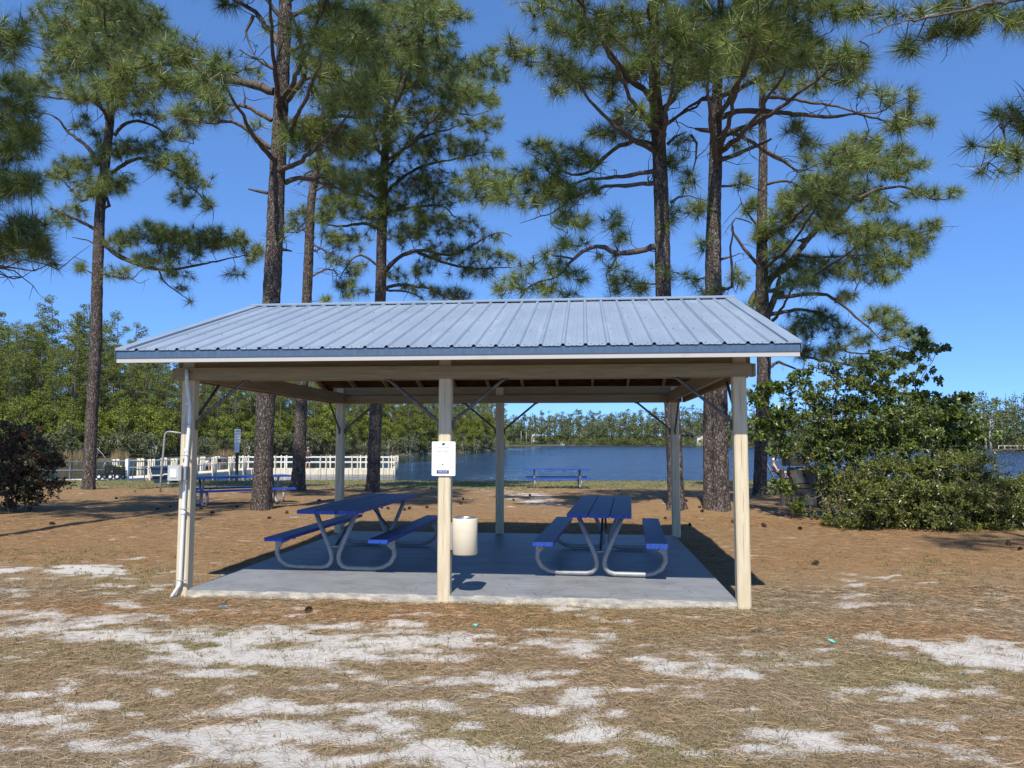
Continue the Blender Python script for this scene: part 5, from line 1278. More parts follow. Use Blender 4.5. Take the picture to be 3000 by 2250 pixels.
def wood_leafy(seed, label, group, name, cat, H, Wd, m, per=80, size=.13, pale=False):
    rg = np.random.default_rng(seed)
    t = thing(name, label, cat, (0, 0, -50), 0, group)
    paths = []; cl = []
    for s in range(int(rg.integers(2, 5)) if H < 7 else 1):
        a = rg.random() * 6.28
        top = np.array([math.cos(a) * Wd * .35, math.sin(a) * Wd * .35, H * .8])
        paths.append((np.array([[math.cos(a) * .2, math.sin(a) * .2, -.3], top * .5 + rg.normal(size=3) * .15, top]), np.array([.09, .06, .02]) * (H / 6)))
    n = int(18 * Wd * H / 12) + 10
    for i in range(n):
        v = rg.normal(size=3); v /= np.linalg.norm(v); v *= rg.random() ** .45
        z = H * (.52 + .46 * v[2]); r = Wd / 2 * (1.05 if z < H * .6 else .85)
        x, y = v[0] * r, v[1] * r
        cl.append((x, y, z, rg.uniform(.4, .8) * (H / 6) ** .4, rg.uniform(.7, 1.25)))
        if i % 2 == 0:
            p = paths[0][0][1] * rg.uniform(.4, 1.4)
            paths.append((np.array([[p[0], p[1], p[2]], [(x + p[0]) / 2, (y + p[1]) / 2, (z + p[2]) / 2 + .1], [x, y, z]]), np.array([.035, .022, .008])))
    V, F = tubes_np(paths, 4)
    np_mesh('stems', V, F, M['trunk_pale'] if pale else M['trunk_far'], t)
    V, F, C = blobs(cl, per, size, rg, .8)
    np_mesh('crown', V, F, m, t, tint=C)
    return t

G1, G2, G3 = 'pines in the wood across the cove', 'leafy trees in the wood across the cove', 'bushes along the far bank of the cove'
LB1, LB2, LB3 = 'tall pine standing in the wood across the cove', 'bright green leafy tree under the pines across the cove', 'grey-green bush at the water edge across the cove'
def shore_pt(px, off, shore):
    d = np.interp(px, [a for a, b in shore], [b for a, b in shore]) + off
    s = (px - 1500) / FPX * d
    x, y = ground_xy(d, s); return x, y
PROFZ = ([0, 1.5, 8, 40, 160], [-1.08, -.75, -.4, .3, 2])
rgw = np.random.default_rng(101)
vp = [wood_pine(200 + i, LB1, G1) for i in range(6)]
vl = [wood_leafy(220 + i, LB2, G2, 'leafy_tree', 'tree', rgw.uniform(6.5, 9.5), rgw.uniform(3.2, 4.6), M['decid'], 110, .12) for i in range(4)]
vs = [wood_leafy(240 + i, LB3, G3, 'waterside_bush', 'bush', rgw.uniform(2.6, 4.4), rgw.uniform(3.2, 5.0), M['greyshrub'], 120, .12, i % 2 == 0) for i in range(4)]
first = {}
def place(var, x, y, z, sc):
    o = var[int(rgw.integers(len(var)))]
    if o.name not in first:
        first[o.name] = 1; o.location = (x, y, z); o.scale = (sc, sc, sc); o.rotation_euler = (0, 0, rgw.random() * 6.28); return o
    return dup(o, (x, y, z), rgw.random() * 6.28, (sc, sc, sc * rgw.uniform(.9, 1.1)))
pxs = []
for row, (off, stp, hs) in enumerate(((6, 42, .86), (13, 40, 1.0), (22, 42, 1.06), (33, 46, 1.15), (46, 50, 1.12))):
    px = -260 + row * 17
    while px < 1478:
        o_ = off + rgw.uniform(-3, 3)
        x, y = shore_pt(px, o_, L_SHORE)
        # canopy falls towards the point of land on the right
        k = np.interp(px, [-300, 0, 230, 400, 650, 1000, 1300, 1480], [1.0, 1.02, .98, .92, .86, .80, .82, .74])
        place(vp, x, y, float(np.interp(o_, *PROFZ)) - .1, k * hs * rgw.uniform(.86, 1.1))
        px += stp * rgw.uniform(.75, 1.3) * np.interp(px, [0, 1000, 1480], [1.1, .8, .5])
for row, (off, stp) in enumerate(((3, 62), (9, 60), (18, 80), (27, 70), (40, 62), (52, 60))):
    px = -200 + row * 25
    while px < 1470:
        o_ = off + rgw.uniform(-1.5, 2.5)
        x, y = shore_pt(px, o_, L_SHORE)
        place(vl, x, y, float(np.interp(o_, *PROFZ)) - .1, rgw.uniform(.75, 1.15))
        px += stp * rgw.uniform(.7, 1.4) * np.interp(px, [0, 1000, 1480], [1.0, .8, .5])
px = -220
while px < 1490:
    o_ = rgw.uniform(-.2, 2.6)
    x, y = shore_pt(px, o_, L_SHORE)
    place(vs, x, y, float(np.interp(o_, *PROFZ)) - .15, rgw.uniform(.75, 1.25))
    px += 44 * rgw.uniform(.6, 1.4) * np.interp(px, [0, 1000, 1490], [1.0, .75, .5])
# reeds along the bank: nobody could count them
rg = np.random.default_rng(7)
n = 7000
px = rg.uniform(-100, 700, n); o_ = rg.uniform(-2.2, .8, n)
keep = vnoise(px / 40 + 50, px * 0 + 3.3, 5) > .38
px, o_ = px[keep], o_[keep]; n = len(px)
B_ = np.array([shore_pt(a, b, L_SHORE) for a, b in zip(px, o_)])
hgt = rg.uniform(.6, 1.9, n); base = np.column_stack([B_, np.full(n, -1.15)])
ln_ = rg.normal(size=(n, 3)) * .12; ln_[:, 2] = 1
sd = rg.normal(size=(n, 3)); sd[:, 2] = 0; sd /= np.linalg.norm(sd, axis=1)[:, None]
V = np.stack([base - sd * .035, base + sd * .035, base + ln_ * hgt[:, None]], 1).reshape(-1, 3)
t = np.repeat((.6 + .7 * rg.random(n))[:, None], 3, 0) * np.ones(3)
tag(np_mesh('reeds', V, np.arange(n * 3).reshape(-1, 3), M['reed'], tint=t), 'dry reeds along the bank of the cove', 'reeds', kind='stuff')

# far wood beyond the open lake: one mass
rg = np.random.default_rng(9)
Vs, Fs, Cs, tp = [], [], [], []
def far_tree(x, y, z0, H, wd, kind, size):
    cl = []
    if kind == 0:
        for i in range(11):
            u = rg.random(); r = wd * (.5 - .2 * u)
            cl.append((x + rg.normal() * wd * .38 * (1 - .6 * u), y + rg.normal() * wd * .38, z0 + H * (.33 + .65 * u), max(.8, r), rg.uniform(.7, 1.25)))
        tp.append((np.array([[x, y, z0 - .3], [x + .2, y, z0 + H * .5], [x, y, z0 + H * .95]]), np.array([.22, .17, .06])))
    else:
        for i in range(6):
            cl.append((x + rg.normal() * wd * .4, y + rg.normal() * wd * .4, z0 + H * rg.uniform(.15, .8), wd * .35, rg.uniform(.75, 1.3)))
    V, F, C = blobs(cl, 8 if kind == 0 else 10, size, rg, .75)
    if kind: C = C * np.array([1.15, 1.15, 1.0])
    n0 = sum(len(v) for v in Vs); Vs.append(V); Fs.append(F + n0); Cs.append(C)
for row, (off, stp, hs) in enumerate(((4, 26, .75), (9, 20, .85), (18, 19, .95), (30, 20, 1.02), (46, 22, 1.1), (60, 20, 1.1))):
    px = 1395
    while px < 3500:
        d = np.interp(px, [a for a, b in F_SHORE], [b for a, b in F_SHORE])
        sc = 420 / d
        if not (row == 0 and (1540 < px < 1660 or 2000 < px < 2075)):
            x, y = shore_pt(px, off + rg.uniform(-3, 4), F_SHORE)
            top = np.interp(px, [1380, 1480, 1600, 1760, 1900, 1990, 2060, 2150, 2300, 2800, 2900, 3000, 3500], [15.5, 16, 18.5, 18.5, 19.5, 21, 20, 17.5, 17.0, 16.5, 17.5, 17.5, 18])
            far_tree(x, y, np.interp(off, [0, 3, 20, 60], [-1, -.6, .2, 1]), top * hs * rg.uniform(.82, 1.12), rg.uniform(3.6, 5.2), 0, .42 if d > 300 else .34)
        px += stp * sc * rg.uniform(.7, 1.35)
px = 1395
while px < 3500:
    d = np.interp(px, [a for a, b in F_SHORE], [b for a, b in F_SHORE])
    if not (1540 < px < 1650):
        x, y = shore_pt(px, rg.uniform(.5, 6), F_SHORE)
        big = 1.6 if 1660 < px < 1930 else 1.0
        far_tree(x, y, -1.0, rg.uniform(2.5, 5) * big, rg.uniform(3.5, 6) * big ** .5, 1, .36)
    px += 15 * 420 / d * rg.uniform(.6, 1.4)
for off in (14, 34, 60):
    px = 1390
    while px < 3500:
        d = np.interp(px, [a for a, b in F_SHORE], [b for a, b in F_SHORE])
        x, y = shore_pt(px, off + rg.uniform(-2, 2), F_SHORE)
        far_tree(x, y, .2, rg.uniform(4, 8), rg.uniform(4, 6), 1, .45)
        px += 17 * 420 / d * rg.uniform(.6, 1.3)
tag(np_mesh('far_woods', np.concatenate(Vs), np.concatenate(Fs), M['far_leaf'], tint=np.concatenate(Cs)), 'green wood lining the far shore of the lake', 'woods', kind='stuff')
V, F = tubes_np(tp, 4)
tag(np_mesh('far_trunks', V, F, M['trunk_far']), 'pale trunks of the wood on the far shore', 'woods', kind='stuff')

# two-stemmed pale tree at the far right shore
x, y = shore_pt(2890, -.5, F_SHORE)
t = thing('pale_trunked_tree', 'tree with two white lower trunks at the water edge of the far right shore', 'tree', (x, y, -1.1))
rg = np.random.default_rng(14)
for s in (-1, 1):
    g = G(); g.tube([(s * .75, 0, -.4), (s * .7, 0, 3.5), (s * .9, .3, 7), (s * 1.5, .2, 11)], [.42, .34, .26, .08], 8); g.build('trunk', M['trunk_pale'], t)
g = G()
for i in range(16):
    a = rg.random() * 6.28; z = rg.uniform(5, 11); l = rg.uniform(1.2, 3)
    g.tube([(rg.choice((-.8, .8)), 0, z), (math.cos(a) * l, math.sin(a) * l, z + l * .8)], [.09, .03], 4)
g.build('limbs', M['trunk_pale'], t)
V, F, C = blobs([(rg.normal() * 2.4, rg.normal() * 1.6, rg.uniform(7, 14.5), rg.uniform(.9, 1.5), rg.uniform(.8, 1.3)) for _ in range(30)], 14, .28, rg)
np_mesh('crown', V, F, M['decid'], t, tint=C * np.array([.75, .8, .9]))

# houses, poles and a jetty on the far shore
def house(name, label, px, py_base, off, w, dpt, h, roof_h, wallm, rz=0.0, wins=3, gable_front=True):
    x, y = shore_pt(px, off, F_SHORE)
    d = dist_lat(x, y)[0]
    z = CAM[2] - (py_base - 1291.7) / FPX * d
    t = thing(name, label, 'house', (x, y, z), YAW + rz)
    G().box((-w / 2, 0, -1.5), (w / 2, dpt, h)).build('wall', wallm, t)
    if gable_front:
        G().prism([(-w / 2, h), (w / 2, h), (0, h + roof_h - .15)], .02, dpt, 'y').build('gable', wallm, t)
        g = G(); e = .4
        for s in (-1, 1):
            g.prism([(0, h + roof_h), (s * (w / 2 + e), h - e * roof_h / (w / 2)), (s * (w / 2 + e), h - .2 - e * roof_h / (w / 2)), (0, h + roof_h - .2)], -.3, dpt + .3, 'y')
        g.build('roof', M['houseroof'], t)
    else:
        g = G(); g.prism([(-.5, h), (dpt / 2, h + roof_h), (dpt + .5, h)], -w / 2 - .4, w / 2 + .4, 'x'); g.build('roof', M['houseroof'], t)
    for i in range(wins):
        xc = -w / 2 + w * (i + .5) / wins
        f = G().box((xc - .75, -.06, h * .30), (xc + .75, .02, h * .72)).build('window', M['dockwhite'], t)
        for s in (-1, 1):
            G().box((xc + s * .36 - .28, -.09, h * .33), (xc + s * .36 + .28, -.065, h * .69)).build('pane', M['glass'], f)
    return t
house('lake_house', 'cream gabled house with three paired windows behind the twin-stemmed pine', 2066, 1303, 10, 9.4, 8, 4.2, 2.6, M['housecream'])
house('lake_house', 'long grey-roofed house left of the cream gabled house across the lake', 2030, 1301, 22, 15, 9, 5.2, 5.2, M['oldwood'], gable_front=False)
house('lake_house', 'white house half hidden by trees at the middle of the far shore', 1706, 1283, 14, 5.5, 6, 2.8, 1.5, M['grit'], wins=2, gable_front=False)
house('lake_house', 'small white house among trees at the left of the far shore', 1570, 1287, 16, 4.6, 6, 3.4, 1.5, M['grit'], wins=2)
house('boat_shed', 'small white shed at the water edge of the far shore', 1648, 1303, 3, 2.4, 3, 1.3, .6, M['grit'], wins=1)
for i, (px, top) in enumerate(((1527, 1262), (1542, 1264), (1557, 1278))):
    x, y = shore_pt(px, 2, F_SHORE); d = dist_lat(x, y)[0]
    o = G().tube([(0, 0, -.5), (0, 0, (1304 - top) / FPX * d)], .13, 6).build('utility_pole', M['trunk_pale'])
    o.location = (x, y, -.9)
    tag(o, 'thin pale pole by the water at the left of the far shore', 'pole', 'poles on the far shore')
x, y = shore_pt(2965, -3, F_SHORE)
t = thing('jetty', 'low brown timber jetty with railings at the far right shore', 'jetty', (x, y, -1.1), YAW)
G().box((-4, -1, .55), (9, 1, .75)).build('deck', M['oldwood'], t)
for i in range(8):
    for s in (-.9, .9):
        G().box((-3.9 + i * 1.8, s - .07, -.8), (-3.75 + i * 1.8, s + .07, 1.75)).build('pile', M['darkwood'] if s < 0 else M['dock'], t)
for s in (-.9, .9):
    G().box((-3.9, s - .03, 1.55), (9, s + .03, 1.68)).build('rail', M['dock'], t)

# ------------------------------------------------------------------ fishing pier and gangway
def P3(px, d, z):
    s = (px - 1500) / FPX * d; x, y = ground_xy(d, s); return Vector((x, y, z))
def deck_seg(par, a, b, w, skirt=.75, m=M['dock'], name='deck_board'):
    a = Vector(a); b = Vector(b); v = b - a; L = v.length; d = v.normalized(); n = Vector((-d.y, d.x, 0)).normalized()
    nb = max(1, int(L / .45))
    for i in range(nb):
        p = a + d * (L * (i + .04) / nb); q = a + d * (L * (i + .96) / nb)
        g = G(); u = Vector((0, 0, .04))
        c = [p - n * w / 2, q - n * w / 2, q + n * w / 2, p + n * w / 2]
        g.add([*(x - u for x in c), *c], [(0, 1, 2, 3), (4, 5, 6, 7), (0, 1, 5, 4), (1, 2, 6, 5), (2, 3, 7, 6), (3, 0, 4, 7)])
        g.build(name, m, par, par.location)
    for s in (-1, 1):
        k = max(1, int(L / .62))
        for i in range(k):
            p = a + d * (L * (i + .02) / k) + n * s * (w / 2 + .02); q = a + d * (L * (i + .98) / k) + n * s * (w / 2 + .02)
            mid = (p + q) / 2; zt = mid.z - .045
            g = G(); g.bar((p.x, p.y, (zt + WATER_Z - .1) / 2), (q.x, q.y, (zt + WATER_Z - .1) / 2), .05, zt - WATER_Z + .1); g.build('skirt_plank', M['dock'], par, par.location)
def rail_post(par, p, d, n, pair=True, h=1.12, m=None, wd=.2):
    for s in ((-1, 1) if pair else (0,)):
        c = p + d * s * .24
        g = G(); g.bar((c.x, c.y, WATER_Z - .5), (c.x, c.y, p.z + h), .09, wd, up=(n.x, n.y, 0)); g.build('rail_post', m or M['dock'], par, par.location)
def rails(par, a, b, zs=(1.0, .56), m=None, r=.026):
    for z in zs:
        g = G(); g.bar((a.x, a.y, a.z + z), (b.x, b.y, b.z + z), r * 1.6, r * 1.9); g.build('rail', m or M['dockwhite'], par, par.location)

pier = thing('fishing_pier', 'long cream fishing pier with white railings across the cove', 'pier', P3(900, 63, WATER_Z))
A, B = P3(690, 64.2, -.66), P3(1163, 64.2, -.66)
d = (B - A).normalized(); n = Vector((-d.y, d.x, 0))
deck_seg(pier, A, B, 2.6)
for s in (-1, 1):
    off = n * s * 1.37
    for px in (715, 817, 962, 1052, 1141) if s < 0 else (708, 822, 968, 1058, 1150):
        t_ = (px - 690) / 473
        rail_post(pier, A + (B - A) * t_ + off, d, n)
    for px in (853, 892) if s < 0 else ():
        rail_post(pier, A + (B - A) * ((px - 690) / 473) + off, d, n, False, m=M['dockwhite'], wd=.12)
    rails(pier, A + off, B + off)
rail_post(pier, B + n * .4, n, d); rail_post(pier, B - n * .9, n, d)
rails(pier, B + n * 1.37, B - n * 1.37)
gw = thing('gangway', 'cream boarded gangway with paired posts leading out to the pier', 'gangway', P3(520, 52, WATER_Z))
A, B = P3(385, 45.5, -.52), P3(705, 63.0, -.68)
d = (B - A).normalized(); n = Vector((-d.y, d.x, 0)).normalized()
deck_seg(gw, A, B, 2.1)
for s in (-1, 1):
    off = n * s * 1.12
    for t_ in (.03, .2, .38, .56, .74, .9):
        rail_post(gw, A + (B - A) * t_ + off, d, n)
    rails(gw, A + off, B + off, m=M['dockwhite'], r=.028)
ramp = thing('ramp', 'pale concrete ramp with grey pipe handrails from the bank to the gangway', 'ramp', P3(300, 42, WATER_Z))
A2 = P3(205, 40.0, -.375); B2 = P3(392, 45.0, -.50)
v = B2 - A2; nn = Vector((-v.y, v.x, 0)).normalized()
g = G(); c = [A2 - nn * .95, B2 - nn * .95, B2 + nn * .95, A2 + nn * .95]; u = Vector((0, 0, .25))
g.add([*(x - u for x in c), *c], [(0, 1, 2, 3), (4, 5, 6, 7), (0, 1, 5, 4), (1, 2, 6, 5), (2, 3, 7, 6), (3, 0, 4, 7)]); g.build('ramp_slab', M['concrete'], ramp, ramp.location)
for s, t0 in ((-1, .38), (1, -.14)):
    off = nn * s * .9
    a = A2 + v * t0 + off; b = B2 + off
    e = v.normalized()
    for h in (.98, .5):
        pts = [a + Vector((0, 0, h)), b + Vector((0, 0, h))]
        if h > .9: pts = [a - e * .28 + Vector((0, 0, h - .36)), a - e * .27 + Vector((0, 0, h - .15)), a - e * .16 + Vector((0, 0, h - .02))] + pts
        g = G(); g.tube(pts, .03, 8); g.build('handrail', M['steel'], ramp, ramp.location)
    for k in np.linspace(0.0, 1, 4):
        p = a + (b - a) * k
        g = G(); g.tube([p + Vector((0, 0, -.3)), p + Vector((0, 0, .98))], .028, 8); g.build('rail_post', M['steel'], ramp, ramp.location)
o = G().bbox((-.09, -.09, -.6), (.09, .09, 1.12), .01); o = o.build('white_post', M['dockwhite']); o.location = P3(380, 41.5, -.4)
tag(o, 'single white square post between the fishing cart and the gangway', 'post')

# fishing cart
p = P3(334, 41.0, -.40)
t = thing('fishing_cart', 'black four-wheeled fishing cart with crates and rods on the ramp', 'cart', p, YAW)
G().box((-.62, -.28, .26), (.62, .28, .31)).build('bed', M['black'], t)
for x in (-.5, .12, .5):
    for s in (-.3, .3):
        w = G().lathe([(.0, -.03), (.07, -.035), (.13, -.04), (.15, -.02), (.15, .02), (.13, .04), (.07, .035), (0, .03)], n=16).build('wheel', M['rubber'], t); w.location = (x, s, .15); w.rotation_euler = (math.pi / 2, 0, 0)
        h = G().lathe([(0, -.045), (.075, -.045), (.08, -.03), (.08, .03), (.075, .045), (0, .045)], n=12).build('hub', M['white'], w)
def crate(x0, x1, y0, y1, z0, z1):
    g = G()
    g.box((x0, y0, z0), (x1, y1, z0 + .02))
    for k in range(6):
        u = x0 + (x1 - x0) * k / 5
        for yy in (y0, y1): g.box((u - .022, yy - .012, z0), (u + .022, yy + .012, z1))
    for z in (z0 + .02, (z0 + z1) / 2, z1 - .03):
        for yy in (y0, y1): g.box((x0, yy - .014, z), (x1, yy + .014, z + .05))
        for xx in (x0, x1): g.box((xx - .014, y0, z), (xx + .014, y1, z + .05))
    return g.build('crate', M['black'], t)
crate(-.22, .2, -.24, .24, .31, .74); crate(.24, .62, -.24, .24, .31, .68)
V, F, C = blobs([(.42, 0, .72, .18, 1)], 900, .05, np.random.default_rng(3), .5)
np_mesh('lime_cloth', V, F, M['lime'], t)
for k, (dx, dy) in enumerate(((-1.5, .1), (-1.35, -.1), (-.35, .1), (.1, 0))):
    l = 1.0 if k < 2 else .5
    G().tube([(-.02 + k * .05, 0, .5), (-.02 + dx * .35 * l, dy, .5 + .85 * l), (-.02 + dx * l, dy * 2, .5 + (1.75 if k < 2 else 1.3) * l)], [.02, .014, .006], 6).build('rod', M['black'] if k else M['steel'], t)
g = G().tube([(-.62, 0, .3), (-.9, 0, .5)], .02, 6); g.build('pull_handle', M['black'], t)

# dark blue tub by the gangway
p, _ = gpt(486, 1414)
t = thing('storage_tub', 'dark blue tapered plastic tub with pale side handle beside the gangway', 'tub', p, YAW)
g = G()
v = [(-.42, -.3, 0), (.42, -.3, 0), (.42, .3, 0), (-.42, .3, 0), (-.58, -.4, .72), (.58, -.4, .72), (.58, .4, .72), (-.58, .4, .72)]
g.add(v, [(0, 3, 2, 1), (4, 5, 6, 7), (0, 1, 5, 4), (1, 2, 6, 5), (2, 3, 7, 6), (3, 0, 4, 7)]); g.build('body', M['tub'], t)
G().bbox((-.62, -.44, .70), (.62, .44, .78), .03).build('lid', M['tub'], t)
G().tube([(-.5, -.42, .36), (.05, -.44, .37), (.12, -.45, .42), (.5, -.46, .42)], .03, 8).build('handle', M['pvc'], t)

# bent grey pole and notice on a post
p, dd = gpt(470, 1442)
t = thing('bent_pole', 'grey steel pole with a hooked top standing left of the pavilion', 'pole', p, YAW)
G().tube([(0, 0, -.2), (.0, 0, .6), (.06, 0, 1.6), (.08, 0, 1.98), (.10, 0, 2.10), (.17, 0, 2.17), (.27, 0, 2.18), (.86, 0, 2.10)], .035, 10).build('pipe', M['steel'], t)
G().tube([(.2, 0, 2.15), (.2, 0, 1.95)], .006, 5).build('hook_wire', M['pipe'], t)
p = P3(699, 39.6, -.4)
t = thing('notice_post', 'small white notice with red lettering on a dark post by the water', 'sign', p, YAW)
G().box((-.07, -.05, -.4), (.07, .05, 2.75)).build('post', M['darkwood'], t)
b1 = G().bbox((-.16, -.065, 2.03), (.17, -.053, 2.76), .003).build('board', M['white'], t)
b2 = G().bbox((-.13, -.065, 1.52), (.12, -.053, 2.01), .003).build('board', M['white'], t)
for k, (s, sz) in enumerate((('NO', .15), ('SWIMMING', .062), ('BEYOND', .075), ('THIS POINT', .057))):
    text_mesh('lettering', s, sz, M['redink'], b1, (.005, -.0655, 2.64 - k * .15), RX, 1.0, .002)
flat('small_print', [rect(-.10, 1.95 - k * .06, .09 - .03 * (k % 2), 1.965 - k * .06) for k in range(7)], M['navy'], b2, -.0655)

# ------------------------------------------------------------------ people
def skin_obj(name, verts, edges, radii, m, parent, root=0, sub=2):
    me = bpy.data.meshes.new(name); me.from_pydata(verts, edges, []); me.materials.append(m)
    o = link(name, me, parent)
    md = o.modifiers.new('skin', 'SKIN'); md.use_smooth_shade = True
    lay = me.skin_vertices[0].data
    for i, r in enumerate(radii):
        lay[i].radius = (r, r) if not isinstance(r, tuple) else r
        lay[i].use_root = (i == root)
    o.modifiers.new('sub', 'SUBSURF').levels = sub
    o.modifiers['sub'].render_levels = sub
    return o
class Fig:
    def __init__(s): s.v = []; s.e = []; s.r = []
    def p(s, c, r, prev=None):
        s.v.append(tuple(c)); s.r.append(r); i = len(s.v) - 1
        if prev is not None: s.e.append((prev, i))
        return i
    def chain(s, pts, prev):
        for c, r in pts: prev = s.p(c, r, prev)
        return prev
    def hand(s, wrist, dirv, prev):
        w = Vector(wrist); d = Vector(dirv).normalized(); sd = d.cross(Vector((0, 0, 1)))
        if sd.length < .1: sd = Vector((1, 0, 0))
        sd.normalize(); up = sd.cross(d)
        pm = s.p(w + d * .05, .026, prev)
        for k in range(4):
            o = sd * (-.027 + .018 * k); l = (.062, .075, .07, .055)[k]
            a = s.p(w + d * .095 + o, .0095, pm); s.p(w + d * (.095 + l) + o - up * .015, .0075, a)
        a = s.p(w + d * .06 + sd * .042, .011, pm); s.p(w + d * .10 + sd * .055, .009, a)
def face(root, c, f, m=M['skin']):
    """nose, ears, eyes"""
    c = Vector(c); f = Vector(f).normalized(); sd = f.cross(Vector((0, 0, 1))).normalized()
    g = G(); g.tube([c + f * .085 + Vector((0, 0, .015)), c + f * .118 + Vector((0, 0, -.02))], [.008, .016], 6)
    for s in (-1, 1): g.tube([c + sd * s * .075 + Vector((0, 0, .02)), c + sd * s * .092 + Vector((0, 0, -.02))], [.016, .012], 6)
    g.build('nose_and_ears', m, root)
    g = G()
    for s in (-1, 1): g.tube([c + f * .088 + sd * s * .032 + Vector((0, 0, .02)), c + f * .094 + sd * s * .032 + Vector((0, 0, .02))], .010, 6)
    g.tube([c + f * .092 - sd * .022 - Vector((0, 0, .05)), c + f * .092 + sd * .022 - Vector((0, 0, .05))], .006, 5)
    g.build('eyes_and_mouth', M['hair'], root)
def cap_mesh(name, c, f, m, parent, brim=True):
    c = Vector(c); f = Vector(f).normalized(); sd = f.cross(Vector((0, 0, 1))).normalized()
    g = G()
    g.lathe([(.104, .0), (.106, .03), (.095, .07), (.06, .10), (0, .112)], (c.x, c.y, c.z + .03), 14)
    if brim:
        pts = [c + f * .09 - sd * .08, c + f * .19 - sd * .06, c + f * .21, c + f * .19 + sd * .06, c + f * .09 + sd * .08]
        g.add([p + Vector((0, 0, .04)) for p in pts] + [p + Vector((0, 0, .032)) for p in pts], [(0, 1, 2, 3, 4), (9, 8, 7, 6, 5)] + [(i, i + 5, (i + 1) % 5 + 5, (i + 1) % 5) for i in range(5)])
    return g.build(name, m, parent)

# man standing on the pier, seen from behind
p = P3(905, 64.0, -.66)
t = thing('person', 'person in dark shirt, shorts and cap standing on the pier with a fishing rod', 'person', p, YAW)
f = Fig()
pel = f.p((0, 0, .95), .15)
ch = f.chain([((0, 0, 1.12), .145), ((0, .01, 1.33), .165), ((0, 0, 1.47), .10), ((0, .01, 1.56), .055), ((0, .02, 1.66), .085), ((0, .025, 1.75), .09), ((0, .02, 1.81), .06)], pel)
for s in (-1, 1):
    k = f.chain([((s * .11, 0, .88), .105), ((s * .14, .01, .50), .07), ((s * .15, -.02, .10), .042), ((s * .16, .06, .04), .045), ((s * .17, .17, .03), .03)], pel)
    k = f.chain([((s * .2, 0, 1.43), .07), ((s * .27, .02, 1.18), .052), ((s * .20 if s > 0 else -.2, .24, 1.05), .038)], 2)
    f.hand((s * .2, .24, 1.05), (-s * .5, .8, 0), k)
skin_obj('body', f.v, f.e, f.r, M['skin'], t)
f = Fig(); pel = f.p((0, 0, .97), .175); c1 = f.p((0, 0, 1.14), .17, pel); c2 = f.p((0, .01, 1.34), .19, c1); f.p((0, 0, 1.48), .11, c2)
for s in (-1, 1): f.chain([((s * .2, 0, 1.43), .09), ((s * .26, .015, 1.24), .072)], c2)
skin_obj('shirt', f.v, f.e, f.r, M['shirt'], t)
f = Fig(); pel = f.p((0, 0, .93), .165)
for s in (-1, 1): f.chain([((s * .11, 0, .85), .125), ((s * .145, .0, .52), .105)], pel)
skin_obj('shorts', f.v, f.e, f.r, M['shorts'], t)
cap_mesh('hair', (0, .012, 1.665), (0, 1, 0), M['hair'], t, False); face(t, (0, .02, 1.70), (0, 1, 0)); cap_mesh('cap', (0, .02, 1.72), (0, 1, 0), M['cap'], t)
G().tube([(.16, .10, 1.55), (-.14, .165, 1.18)], .012, 5).build('strap', M['cap'], t)
q = p + Vector((RH[0] * .05 + FH[0] * .34, RH[1] * .05 + FH[1] * .34, 1.03))
o = G().tube([(0, -.3, -.15), (0, 0, 0), (.1, 1.2, .7), (.25, 2.3, 1.2)], [.012, .011, .006, .003], 6).build('fishing_rod', M['black']); o.location = q; o.rotation_euler = (0, 0, YAW)
tag(o, 'thin black fishing rod held by the person standing on the pier', 'fishing rod')

# person sitting on the pier in a pale shirt
p = P3(613, 60.5, -.655)
t = thing('person', 'person in pale cream shirt crouching low on the gangway', 'person', p, YAW - .3)
f = Fig(); pel = f.p((-.1, 0, .24), .14)
f.chain([((-.08, 0, .42), .14), ((.0, 0, .62), .15), ((.06, 0, .74), .09), ((.09, 0, .81), .05), ((.12, 0, .90), .085), ((.14, 0, .98), .085), ((.13, 0, 1.04), .055)], pel)
for s in (-1, 1):
    f.chain([((.0, s * .12, .24), .1), ((.33, s * .16, .42), .068), ((.26, s * .16, .09), .042), ((.40, s * .17, .04), .035)], pel)
    k = f.chain([((.03, s * .2, .70), .065), ((.16, s * .26, .50), .045), ((.36, s * .18, .48), .034)], 2); f.hand((.36, s * .18, .48), (1, -s * .3, -.1), k)
skin_obj('body', f.v, f.e, f.r, M['skin'], t)
f = Fig(); pel = f.p((-.1, 0, .26), .165); c1 = f.p((-.08, 0, .43), .165, pel); c2 = f.p((0, 0, .63), .175, c1); f.p((.06, 0, .75), .10, c2)
for s in (-1, 1): f.chain([((.03, s * .2, .70), .085), ((.12, s * .25, .55), .07)], c2)
skin_obj('shirt', f.v, f.e, f.r, M['creamshirt'], t)
f = Fig(); pel = f.p((-.1, 0, .22), .155)
for s in (-1, 1): f.chain([((.0, s * .12, .24), .12), ((.26, s * .155, .38), .095)], pel)
skin_obj('shorts', f.v, f.e, f.r, M['shorts'], t)
face(t, (.125, 0, .93), (1, 0, -.1)); cap_mesh('hair', (.12, 0, .93), (1, 0, 0), M['hair'], t, False)

